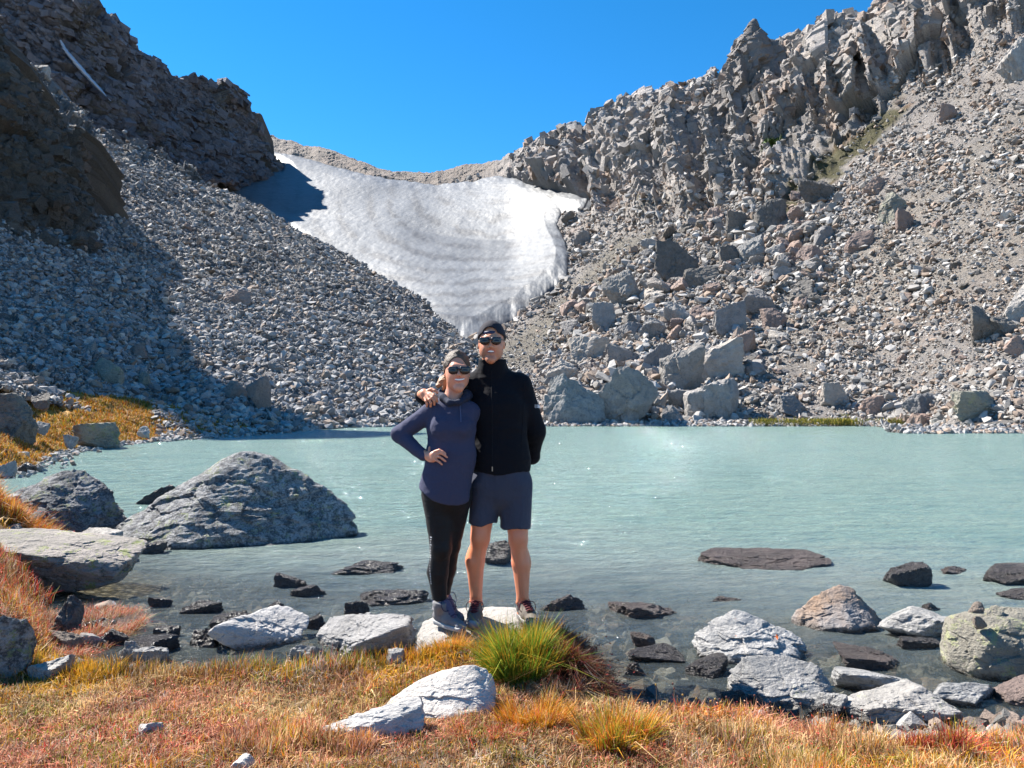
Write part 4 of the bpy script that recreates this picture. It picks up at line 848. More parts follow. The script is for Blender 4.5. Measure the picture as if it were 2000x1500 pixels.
# mid-sized boulders, each its own
MIDM = {'fargrey': ('grey', .42), 'farpink': ('pinkish', .26), 'fardark': ('dark', .16), 'farpale': ('pale', .16)}
WHERE = {(0, 1): 'above', (0, -1): 'below', (-1, 0): 'left of', (1, 0): 'right of', (-1, 1): 'above left of', (1, 1): 'above right of', (-1, -1): 'below left of', (1, -1): 'below right of'}
def near_label(x, y, wpx, colr, used):
    H = [(a, b, c, d, l) for a, b, c, d, _, l in SL+SLl if len(l.split()) <= 9]
    H.sort(key=lambda h: math.hypot((h[0]+h[1])/2-x, (h[2]+h[3])/2-y)); sz = 'small' if wpx < 17 else ('middling' if wpx < 24 else 'larger')
    for h in H[:16]:
        dx, dy = x-(h[0]+h[1])/2, (h[2]+h[3])/2-y; ang = math.degrees(math.atan2(dy, dx)); k = round(ang/45) % 8
        key = [(1, 0), (1, 1), (0, 1), (-1, 1), (-1, 0), (-1, -1), (0, -1), (1, -1)][k]; l = f'{sz} {colr} boulder {WHERE[key]} the {h[4]}'
        if l not in used and len(l.split()) <= 16: used.add(l); return l
    return None
def mids():
    used = set()
    rs = np.random.RandomState(77); tpl = [mesh_np('boulder', *rock_shape(500+k, 4, 10, 40, 1.2), False) for k in range(12)]; tm = {}
    for k in range(12):
        for m in MIDM:
            me = tpl[k].copy(); me.materials.append(RM[m]); tm[k, m] = me
    zones = [('in the boulder field right of the couple', 175, [(1050,820),(1130,580),(1290,460),(1450,400),(1640,370),(1600,560),(1480,720),(1460,825)], (17, 46), Rsh),
             ('on the open scree at right', 34, [(1500,820),(1500,700),(1640,460),(1850,330),(1995,300),(1995,820)], (13, 24), Rsh),
             ('on the sunlit left scree', 28, [(420,700),(280,480),(420,420),(620,520),(820,640),(900,800),(600,810)], (11, 20), Lsh)]
    for place_, n, poly, (s0, s1), sh in zones:
        bx = np.array(poly); c = 0
        while c < n:
            x = rs.uniform(bx[:, 0].min(), bx[:, 0].max()); y = rs.uniform(bx[:, 1].min(), bx[:, 1].max())
            if not in_poly(np.array([x]), np.array([y]), poly)[0][0]: continue
            if any(a-8 < x < b+8 and t-8 < y < d+6 for a, b, t, d, _, _ in SL): continue
            m = rs.choice(list(MIDM), p=[v[1] for v in MIDM.values()]); wpx = rs.uniform(s0, s1)*(rs.rand()*.5+.75); Pq = sh.surf(x, y)[0]; Y = Pq[1]
            o = bpy.data.objects.new('boulder', tm[rs.randint(12), m]); SC.collection.objects.link(o); s = wpx/FPX*Y/2
            o.scale = (s, s*rs.uniform(.7, 1), s*rs.uniform(.5, .85)); o.location = Vector(Pq+np.array([0, -.2, .25])*s); o.rotation_euler = (rs.normal(0, .35), rs.normal(0, .35), rs.uniform(0, 6.3))
            tag(o, near_label(x, y, wpx, MIDM[m][0], used) or f'{MIDM[m][0]} angular boulder among the many loose ones {place_}', 'boulder', f'boulders {place_}'); c += 1
mids()
# jointed bedrock of the crags and cliffs: blocks packed on the relief
def box_rock(seed):
    rs = np.random.RandomState(900+seed); p = np.array([(x, y, z) for x in (-1, 1) for y in (-1, 1) for z in (-1, 1)], float)*rs.uniform(.7, 1.05, (8, 3)); p = np.concatenate([p, rs.uniform(-1, 1, (5, 3))*1.05])
    bm = bmesh.new(); [bm.verts.new(q) for q in p]; r = bmesh.ops.convex_hull(bm, input=bm.verts[:]); bmesh.ops.delete(bm, geom=[g for g in r['geom_interior'] if isinstance(g, bmesh.types.BMVert)], context='VERTS')
    bmesh.ops.triangulate(bm, faces=bm.faces[:]); bm.verts.ensure_lookup_table(); bm.verts.index_update(); V = np.array([v.co[:] for v in bm.verts]); F = np.array([[v.index for v in f.verts] for f in bm.faces]); bm.free(); return V, F
BOX = [box_rock(k) for k in range(26)]
def crag_blocks(name, sh, n, bx, keep, s0, smax, base, var, dims, rot, tilt, seed, power=1.7, sink=.35):
    global TPL
    rs = np.random.RandomState(seed); px = rs.uniform(bx[0], bx[1], n); py = rs.uniform(bx[2], bx[3], n); k = keep(px, py, rs); px, py = px[k], py[k]; P = sh.surf(px, py)
    s = np.minimum(s0*rs.rand(len(px))**(-1/power), smax)/FPX*P[:, 1]*.5; view = P-np.array([0, 0, 1.6]); view /= np.linalg.norm(view, axis=1)[:, None]; P = P+view*(s*sink)[:, None]
    c = np.array(base)*rs.uniform(.8, 1.2, (len(px), 1))*(1+.35*fbm(P/12, 3, seed)[:, None]); w_ = fbm(P/7, 3, seed+3) > .5-var; c[w_] = c[w_]*np.array([1.16, 1.0, .9])
    from mathutils import Euler
    keepT = TPL; TPL = [(v*np.array(dims), f) for v, f in BOX[:9]+[(v*1.15, f) for v, f in TPL[:17]]]; me = scatter(name, P, s, np.clip(c, .01, 1), seed+1, tilt, np.array(Euler(rot).to_matrix())); TPL = keepT; return me
def on_crag(px, py, rs):
    top, _ = Rsh.knots(px); sy = top[:, -1]; band = np.interp(px, [440, 1000, 1060, 1150, 1300, 1450, 1560, 1700, 1850, 2000, 2500], [12, 30, 100, 165, 195, 235, 228, 185, 150, 150, 145])
    wob = 1+.22*fbm(np.stack([px/50, py/50, px*0], -1), 3, 310); f = (py-sy)/(band*wob)
    si, sd_ = in_poly(px, py, SNOW); return ~(si & (sd_ > 1)) & (f > .03) & (f < 1) & (rs.rand(len(px)) < np.where(px < 1040, .5, 1)) & (rs.rand(len(px)) < .95+.9*fbm(np.stack([px/45, py/28, px*0], -1), 3, 311))
tag(link('crags', crag_blocks('crags', Rsh, 88000, (1000, 2450, -60, 520), on_crag, 3.8, 20, (.53, .49, .46), .3, (.95, .8, 1.3), (.15, -.35, 0), .42, 401, power=1.6, sink=.6), M_MTN), kind='structure')
def on_cliff(px, py, rs): P, _ = Csh.knots(px); return (py < P[:, 0]) & (py > P[:, -1]+3) & (px < 556)
tag(link('cliff_blocks', crag_blocks('cliff_blocks', Csh, 42000, (-100, 558, -60, 380), on_cliff, 4., 20, (.25, .238, .275), .2, (1.3, 1., .6), (.1, .42, .2), .26, 411, sink=.7), M_MTN), kind='structure')
def on_but(px, py, rs): P, _ = Ssh.knots(px); return (py < P[:, 0]) & (py > P[:, -1]+3) & (px < 190)
tag(link('buttress_blocks', crag_blocks('buttress_blocks', Ssh, 14000, (-60, 190, 60, 550), on_but, 5., 26, (.185, .178, .165), .3, (1.1, 1., .8), (.1, .25, .2), .35, 421, sink=.7), M_MTN), kind='structure')
# stones along the far shore
def shore_stones():
    rs = np.random.RandomState(5); n = 5200; px = rs.uniform(555, 2060, n); Yb = np.interp(px, [555, 640, 800, 1735, 1765, 2060], [38.4, 44.8, 48.6, 48.6, 37.6, 37.6]); P = W(px, 785+CAMZ*FPX/Yb, Yb)
    P[:, 1] += rs.uniform(-.3, 1.6, n); P[:, 2] = rs.uniform(-.1, .35, n)*np.clip((P[:, 1]-Yb)+.4, 0, 1.5)/1.5; s = rs.uniform(.08, .28, n)
    # the stony end of the left bank
    n3 = 1500; y3 = rs.uniform(29.5, 36.5, n3); x3 = (rs.uniform(300, 600, n3)-1000)/FPX*y3; h3, i3, _ = ground_h(x3, y3); k3 = ~i3; P = np.concatenate([P, np.stack([x3, y3, h3+.03], -1)[k3]]); s = np.concatenate([s, rs.uniform(.07, .26, k3.sum())]); n = len(P)
    m = 900; k = rs.randint(0, 7, m); q = np.array([wl(*p) for p in [(0,935),(75,912),(120,889),(185,873),(250,868),(330,860),(420,855),(560,845)]]); t = rs.rand(m)[:, None]; Q = q[k]*(1-t)+q[k+1]*t + rs.normal(0, .3, (m, 2))
    P2 = np.concatenate([Q, rs.uniform(-.04, .06, (m, 1))], 1); s2 = rs.uniform(.04, .16, m)*np.clip(Q[:, 1]/26, .5, 1.2)
    return scatter('shore_stones', np.concatenate([P, P2]), np.concatenate([s, s2]), rock_cols(rs, n+m, .3, .3), 6)
tag(link('shore_stones', shore_stones(), M_SCREE), 'small grey stones strewn along the far waterline', 'stones', kind='stuff')
# gravel of the near shore and the lake bed
def gravel():
    rs = np.random.RandomState(9); n = 46000; x = rs.uniform(-3.2, 3.6, n); y = 3.2+rs.rand(n)**1.3*4.5
    h, ins, d = ground_h(x, y); ok = np.where(ins, d < 2.2, (h < .09) & (d < .6)); ok &= (np.abs(x) < y*.75) ; x, y, h, ins, d = x[ok], y[ok], h[ok], ins[ok], d[ok]
    s = (rs.rand(len(x))**-.5)*.011; s = np.clip(s, .01, .085)*np.where(ins & (d > .25), 1.3, 1); P = np.stack([x, y, h+s*.25], -1)
    k = (P[:, 2]+s*.6 < .0) | (d < .5); P, s = P[k], s[k]
    c = rock_cols(rs, len(P), .35, .15, (.30, .285, .26)); low = P[:, 2] < .03; c[low] *= .85
    return scatter('gravel', P, s, c, 10, .4)
tag(link('gravel', gravel(), M_SCREE), 'small wet and dry stones of the near shore and lake bed', 'gravel', kind='stuff')
# ---------------------------------------------------------------- autumn turf, tufts, bank plants
M_GRASS, n_, b_ = newmat('dry_grass'); N_ = NB(n_); N_.l.new(N_.attr('col'), b_.inputs['Base Color']); b_.inputs['Roughness'].default_value = .55
b_.inputs['Specular IOR Level'].default_value = .25; b_.inputs['Transmission Weight'].default_value = 0
tl_ = N_.node('ShaderNodeBsdfTranslucent'); N_.l.new(N_.attr('col'), tl_.inputs[0]); mx_ = N_.node('ShaderNodeMixShader'); mx_.inputs[0].default_value = .32
o_ = [x for x in n_.nodes if x.type == 'OUTPUT_MATERIAL'][0]; N_.l.new(b_.outputs[0], mx_.inputs[1]); N_.l.new(tl_.outputs[0], mx_.inputs[2]); N_.l.new(mx_.outputs[0], o_.inputs[0])
def blades(P, Ln, Wd, lean, C0, C1, seed, wind=(0, 0)):
    """curved tapering blades rooted at P"""
    rs = np.random.RandomState(seed); n = len(P); az = rs.uniform(0, 2*np.pi, n); d = np.stack([np.cos(az), np.sin(az), np.zeros(n)], -1); ln = (np.abs(rs.normal(0, 1, n))*lean)[:, None]
    d = d + np.array([wind[0], wind[1], 0]); Ln = Ln[:, None]; fz = rs.uniform(0, 2*np.pi, n); s = np.stack([np.cos(fz), np.sin(fz), np.zeros(n)], -1)*Wd[:, None]/2
    up = np.array([0, 0, 1.]); m = P + Ln*(.5*up + .28*ln*d); h = np.sqrt(np.maximum(.12, 1-np.minimum(ln, 1.3)**2*.55)); t = P + Ln*(up*h + ln*d*.95)
    V = np.stack([P-s, P+s, m+s*.8, m-s*.8, t], 1).reshape(-1, 3); k = np.arange(n)*5
    F4 = np.stack([k, k+1, k+2, k+3], 1); F3 = np.stack([k+3, k+2, k+4], 1)
    C = np.stack([C0, C0, (C0+C1)/2, (C0+C1)/2, C1], 1).reshape(-1, 3); return V, F4, F3, C
def join(parts):
    V, F4, F3, C = [], [], [], []; o = 0
    for v, f4, f3, c in parts: V.append(v); F4.append(f4+o); F3.append(f3+o); C.append(c); o += len(v)
    return np.concatenate(V), [np.concatenate(F4), np.concatenate(F3)], np.concatenate(C)
PAL = np.array([(.72, .38, .035), (.72, .24, .02), (.80, .54, .26), (.66, .31, .19), (.55, .07, .05), (.34, .32, .04), (.13, .25, .02), (.34, .17, .07), (.58, .46, .36)])   # gold, orange, straw, pink-brown, red, olive, green, brown, grey
def pick(rs, Wt):
    Wt = Wt/Wt.sum(1, keepdims=True); c = Wt.cumsum(1); return (rs.rand(len(Wt))[:, None] > c).sum(1).clip(0, len(PAL)-1)
def leaves(P, S, C, seed):
    rs = np.random.RandomState(seed); n = len(P); a = rs.normal(size=(n, 3)); a[:, 2] *= .5; a /= np.linalg.norm(a, axis=1)[:, None]; b = np.cross(a, rs.normal(size=(n, 3))); b /= np.linalg.norm(b, axis=1)[:, None]
    a *= S[:, None]; b *= S[:, None]*.45; V = np.stack([P-a, P+b, P+a, P-b, P+a*.98], 1).reshape(-1, 3); k = np.arange(n)*5; return V, np.stack([k, k+1, k+2, k+3], 1), np.zeros((0, 3), int), np.repeat(C, 5, 0)
def turf():
    rs = np.random.RandomState(31); n = 430000; y = 2.15+rs.rand(n)**1.15*3.6; x = rs.uniform(-1, 1, n)*(y*.76+.1)
    h, ins, d = ground_h(x, y); right = sstep(.9, 1.6, x); ok = (~ins) & (d > .03+.42*right) & (rs.rand(n) < np.interp(y, [2.2, 3.5, 6], [1., .8, .55])); P = np.stack([x, y, h-.004], -1)
    # bare where the stones lie
    for (cx, cy, rx, ry) in ((-.36, 3.30, .20, .12), (-.74, 3.10, .15, .05), (-.19, 4.56, .38, .3), (-2.0, 2.9, .0, .0)):
        if rx: ok &= (((x-cx)/rx)**2+((y-cy)/ry)**2 > .8)
    P, d = P[ok], d[ok]; x, y = P[:, 0], P[:, 1]; m = len(P); q = np.stack([x, y, x*0], -1)
    n1 = fbm(q*2.2, 4, 201); n2 = fbm(q*3.1+5, 3, 202); n3 = fbm(q*6+9, 3, 203); n4 = fbm(q*2.3+20, 3, 204)
    edge = sstep(.50, .15, d)*sstep(.35, .1, x)*(y > 3.6); lb = sstep(-1.9, -2.6, x+(y-4.4)*.5)*sstep(4.3, 5, y); rt = sstep(.45, .9, x); lo = sstep(-1.0, -1.8, x)*(1-lb)
    gold = (.25+2.6*edge+.8*rt+1.2*sstep(.1, .4, n1)+.8*lo)*(1-.7*lb); orange = (.10+1.3*edge+.7*rt+1.6*sstep(.2, .5, n2))*(1-.5*lb)
    straw = 2.4*(1-edge)*(1-.6*rt)*(1-lb*.7)+.3; pink = 1.9*(1-edge*.8)*(1-.3*lb)*(.6+n4); red = .10+2.6*rt*sstep(-.1, .35, n4)+.9*sstep(.30, .55, n3)+2.6*lb+.5*sstep(.2, .5, n4)*(1-edge)
    olive = .30+.5*rt+.5*edge*sstep(.0, .5, n3)+1.0*lo+1.0*sstep(.25, .5, -n1); green = .06+.9*sstep(.35, .6, -n2)+.3*edge; brown = .8+1.2*lb+.7*lo; grey = .35+2.2*lb*sstep(-.2, .3, n1)
    Wt = np.stack([gold, orange, straw, np.clip(pink, .1, 9), red, olive, green, brown, grey], 1)
    for k_ in range(9): Wt[:, k_] *= np.exp(3.4*fbm(q*(1.8+.3*k_)+13*k_, 3, 230+k_))
    c = PAL[pick(rs, Wt)]*rs.uniform(.55, 1.5, (m, 1))*(1+.6*fbm(q*9, 3, 206)[:, None])
    tall = np.clip(edge*.8+rt*.45+.35*lb+sstep(.2, .5, n2)*.6, 0, 1.3); Ln = (.030+.050*tall)*rs.uniform(.4, 1.8, m)*(1+.5*n3); Wd = (.0032+.0026*rs.rand(m)**2)*(1+.2*tall)
    V1 = blades(P, Ln, Wd, np.where(tall > .5, .42, .95), c*.30, c, 5, (.10, -.05))
    k = rs.rand(m) < (.05+.10*rt+.16*lb+.05*sstep(.2, .5, n4)); Pl = P[k]+np.stack([rs.normal(0, .006, k.sum()), rs.normal(0, .006, k.sum()), Ln[k]*rs.uniform(.3, 1, k.sum())], -1)
    lc = PAL[np.where(rs.rand(k.sum()) < .62, 4, 3)]*rs.uniform(.7, 1.4, (k.sum(), 1)); V2 = leaves(Pl, rs.uniform(.003, .0065, k.sum()), lc, 6)
    v, f, c = join([V1, V2]); return mesh_np('turf', v, f, False, np.clip(c, 0, 1))
tag(link('grass', turf(), M_GRASS), 'short autumn turf in straw, gold and red covering the near bank', 'grass', kind='stuff')
def far_turf():
    rs = np.random.RandomState(32); n = 300000; y = 7+rs.rand(n)*30; x = -y*.72+rs.rand(n)*y*.6; h, ins, d = ground_h(x, y); q = np.stack([x, y, x*0], -1); n1 = fbm(q*.7, 3, 211); n2 = fbm(q*.35, 3, 212)
    ok = (~ins) & (d > .15) & (rs.rand(n) < np.clip(d*2.5-.2+n1, 0, 1)) & (n1 > -.42) & ((x/y*FPX+1000 < 318+14*n2) | (rs.rand(n) < .3)); P = q.copy(); P[:, 2] = h-.02; P = P[ok]; n1 = n1[ok]; n2 = n2[ok]; y = P[:, 1]; m = len(P)
    Wt = np.stack([2.2+n1*0, 1.0+n1, .9+n1*0, .3+n1*0, .12+n1*0, .8+2*sstep(.1, .4, n2), .15+n1*0, .9+n1*0, .1+n1*0], 1); c = PAL[pick(rs, np.clip(Wt, .02, 9))]*rs.uniform(.45, 1.0, (m, 1))
    s = np.interp(y, [7, 12, 30], [.09, .12, .17])*rs.uniform(.5, 1.3, m); V1 = blades(P, s, s*.16, .7, c*.45, c, 7, (.1, 0))
    v, f, c = join([V1]); return mesh_np('bank_grass', v, f, False, np.clip(c, 0, 1))
tag(link('grass', far_turf(), M_GRASS), 'golden grass on the far left bank', 'grass', kind='stuff')
def clump(name, label, cx, cy, rx, ry, n, L, W_, mixw, seed, lean=.55, base_dark=.35, h0=0, cat='grass tuft', dome=.0, tipcol=None, green_base=None, leaf=0, wind=(0, 0), leafcol=(4, 3), gain=1.):
    rs = np.random.RandomState(seed); a = rs.uniform(0, 2*np.pi, n); r = np.sqrt(rs.rand(n)); x = cx+np.cos(a)*r*rx; y = cy+np.sin(a)*r*ry; h, ins, d = ground_h(x, y)
    z = np.maximum(h, -.02)+h0+dome*np.sqrt(np.clip(1-r*r, 0, 1))-.01; P = np.stack([x, y, z], -1)-np.array([cx, cy, 0]); c = PAL[pick(rs, np.tile(np.array(mixw, float), (n, 1)))]*rs.uniform(.6, 1.3, (n, 1)); c0 = c*base_dark
    if green_base is not None: g = rs.rand(n, 1) < green_base; c0 = np.where(g, np.array([.10, .21, .02])*rs.uniform(.6, 1.4, (n, 1)), c0)
    Ln = L*rs.uniform(.45, 1.3, n)*np.clip(1+1.1*fbm(P/(.3*max(rx, ry)), 2, seed+9), .45, 1.7); out = np.stack([np.cos(a)*r*.55, np.sin(a)*r*.55], -1); V, F4, F3, C = blades(P, Ln, W_*rs.uniform(.7, 1.3, n), lean, c0, c, seed+1, wind)
    t = V.reshape(n, 5, 3); t[:, 2:4, :2] += out[:, None]*Ln[:, None, None]*.35; t[:, 4, :2] += out*Ln[:, None]; V = t.reshape(-1, 3); parts = [(V, F4, F3, C)]
    if leaf:
        k = rs.randint(0, n, leaf); Pl = t[k, 4]*rs.uniform(.2, 1, (leaf, 1))+P[k]*0; Pl = P[k]+(t[k, 4]-P[k])*rs.uniform(.2, 1., (leaf, 1)); lc = PAL[np.where(rs.rand(leaf) < .6, leafcol[0], leafcol[1])]*rs.uniform(.6, 1.4, (leaf, 1)); parts.append(leaves(Pl, rs.uniform(.003, .0075, leaf)*L/.08, lc, seed+2))
    v, f, c = join(parts); c = c*gain; o = link(name, mesh_np(name, v, f, False, np.clip(c, 0, 1)), M_GRASS); o.location = (cx, cy, 0); return tag(o, label, cat)
#                                  gold orange straw pink red olive green brown grey
clump('grass_tuft', 'large green grass tuft with yellow-orange tips in front of the man\'s shoe', .05, 3.74, .17, .14, 8500, .15, .0046, (1.1,.7,.1,0,0,1.9,2.6,0,0), 41, .42, .6, dome=.05, green_base=.9)
clump('grass_tuft', 'small orange-gold grass tuft in front of the woman\'s boot', -.36, 4.14, .11, .08, 2600, .085, .0036, (2.2,2.2,.5,.2,.1,.7,.2,0,0), 42, .45, .5)
clump('grass_tuft', 'orange grass tuft right of the pale long boulder', .10, 3.22, .16, .12, 3600, .075, .0034, (2.2,2.4,.4,.3,.3,.4,.1,0,0), 43, .5, .5)
clump('grass_tuft', 'orange and green grass tuft at the lower right of the bank near the photo bottom', .42, 2.98, .15, .12, 3000, .085, .0036, (1.6,1.6,.4,.2,.4,1.2,.8,0,0), 44, .5, .5)
clump('grass_tuft', 'yellow-green grass tuft in the left corner of the shore below the red bank', -2.1, 3.98, .16, .12, 3000, .10, .004, (2.4,1.2,.4,.1,.1,1.8,.8,0,0), 45, .5, .5)
clump('bank_plant', 'dark red and brown plants hanging over the water right of the large green tuft', .35, 3.96, .13, .40, 22000, .10, .0038, (.1,.3,.3,.6,2.2,.1,0,2.6,.7), 46, 1.0, .25, cat='plants', leaf=11000, dome=.15, gain=.38)
clump('bank_plant', 'pinkish grey plants between the rough grey boulder and the whitish flat-topped boulder', -.58, 4.30, .16, .12, 3200, .07, .0030, (.1,.3,.6,1.6,1.2,.1,0,.8,1.8), 47, .8, .5, cat='plants', leaf=1400)
clump('bank_plant', 'pale dry thatch right of the large green tuft', .22, 3.62, .12, .12, 3800, .07, .0030, (.1,.1,1.4,1.2,.2,.1,0,1.,2.2), 48, 1.1, .5, cat='plants')
clump('bank_plant', 'red and pink bushy plants covering the left bank below the flat-topped boulder', -3.05, 5.0, .42, .75, 30000, .09, .0040, (.2,.5,.7,1.2,1.7,.4,.1,2.2,2.4), 49, .75, .4, cat='plants', leaf=9000)
clump('bank_plant', 'orange bushy grass at the left edge in front of the rounded grey and black boulder', -5.6, 8.0, .58, .5, 16000, .17, .009, (1.2,2.6,.8,.8,.7,.4,.1,1.0,.2), 50, .6, .4, cat='plants', leaf=2000, dome=.12)
clump('bank_plant', 'red plants growing along the foot of the pale long boulder', -.12, 3.05, .16, .06, 1500, .05, .0026, (.3,.8,.8,1.,2.5,.1,.1,.5,.2), 51, .8, .5, cat='plants', leaf=700)
# seed-head stalks over the water at lower right
def stalk_mesh(seed):
    rs = np.random.RandomState(seed); L = rs.uniform(.07, .15); b = rs.normal(0, .022, 2); pts = [np.array([b[0]*t*t, b[1]*t*t, L*t]) for t in np.linspace(0, 1, 6)]; V, F = [], []
    for i, p in enumerate(pts):
        for k in range(4): a = k*math.pi/2; V.append(p+np.array([math.cos(a), math.sin(a), 0])*.0009)
        if i: F += [[(i-1)*4+k, (i-1)*4+(k+1) % 4, i*4+(k+1) % 4, i*4+k] for k in range(4)]
    D, T = ICO[3]; V = np.array(V); D2 = D[:, :]*np.array([.0042, .0042, .005])*(1+.3*fbm(D*4, 2, seed)[:, None])+pts[-1]
    C = np.concatenate([np.tile([.30, .20, .09], (len(V), 1)), np.tile([.42, .26, .07] if seed % 2 else [.14, .05, .04], (len(D2), 1))])
    return mesh_np('seed_stalk', np.concatenate([V, D2]), [np.array(F), T+len(V)], True, C)
STK = [stalk_mesh(k) for k in range(10)]; rsx = np.random.RandomState(61)
for k in range(64):
    x = rsx.uniform(.45, 2.0) if k < 46 else rsx.uniform(.36, .55); y = 3.28+rsx.uniform(-.12, .10)-.10*sstep(.5, 1., x)*0 if k < 46 else rsx.uniform(3.7, 4.4)
    h_, i_, d_ = ground_h(np.array([x]), np.array([y])); y = y if h_[0] > -.05 else y-.15; o = bpy.data.objects.new('seed_stalk', STK[k % 10]); SC.collection.objects.link(o); o.location = (x, y, max(gz(x, y), -.01)); o.rotation_euler = (0, 0, rsx.uniform(0, 6.3)); o.scale = (1, 1, rsx.uniform(.8, 1.25))
    if not o.data.materials: o.data.materials.append(M_GRASS)
    tag(o, 'thin dry stalk with a small round seed head along the right edge of the bank', 'dry flower', 'dry seed stalks on the bank edge')

def shore_moss():
    rs = np.random.RandomState(71); n = 3000; px = rs.choice([1500, 1560, 1605, 1640, 1660, 1752], n)+rs.normal(0, 16, n); P = W(px, 828, 48.3); P[:, 1] += rs.uniform(-.3, 1.4, n); P[:, 2] = rs.uniform(.0, .38, n)
    c = np.array([.15, .16, .025])*rs.uniform(.6, 1.3, (n, 1)); y_ = rs.rand(n) < .35; c[y_] = np.array([.42, .33, .06])*rs.uniform(.7, 1.2, (y_.sum(), 1)); V = blades(P, rs.uniform(.12, .3, n), np.full(n, .05), .6, c*.5, c, 72); return mesh_np('shore_moss', V[0], [V[1], V[2]], False, V[3])
tag(link('shore_moss', shore_moss(), M_GRASS), 'yellow-green moss and grass along the far right waterline', 'moss', kind='stuff')
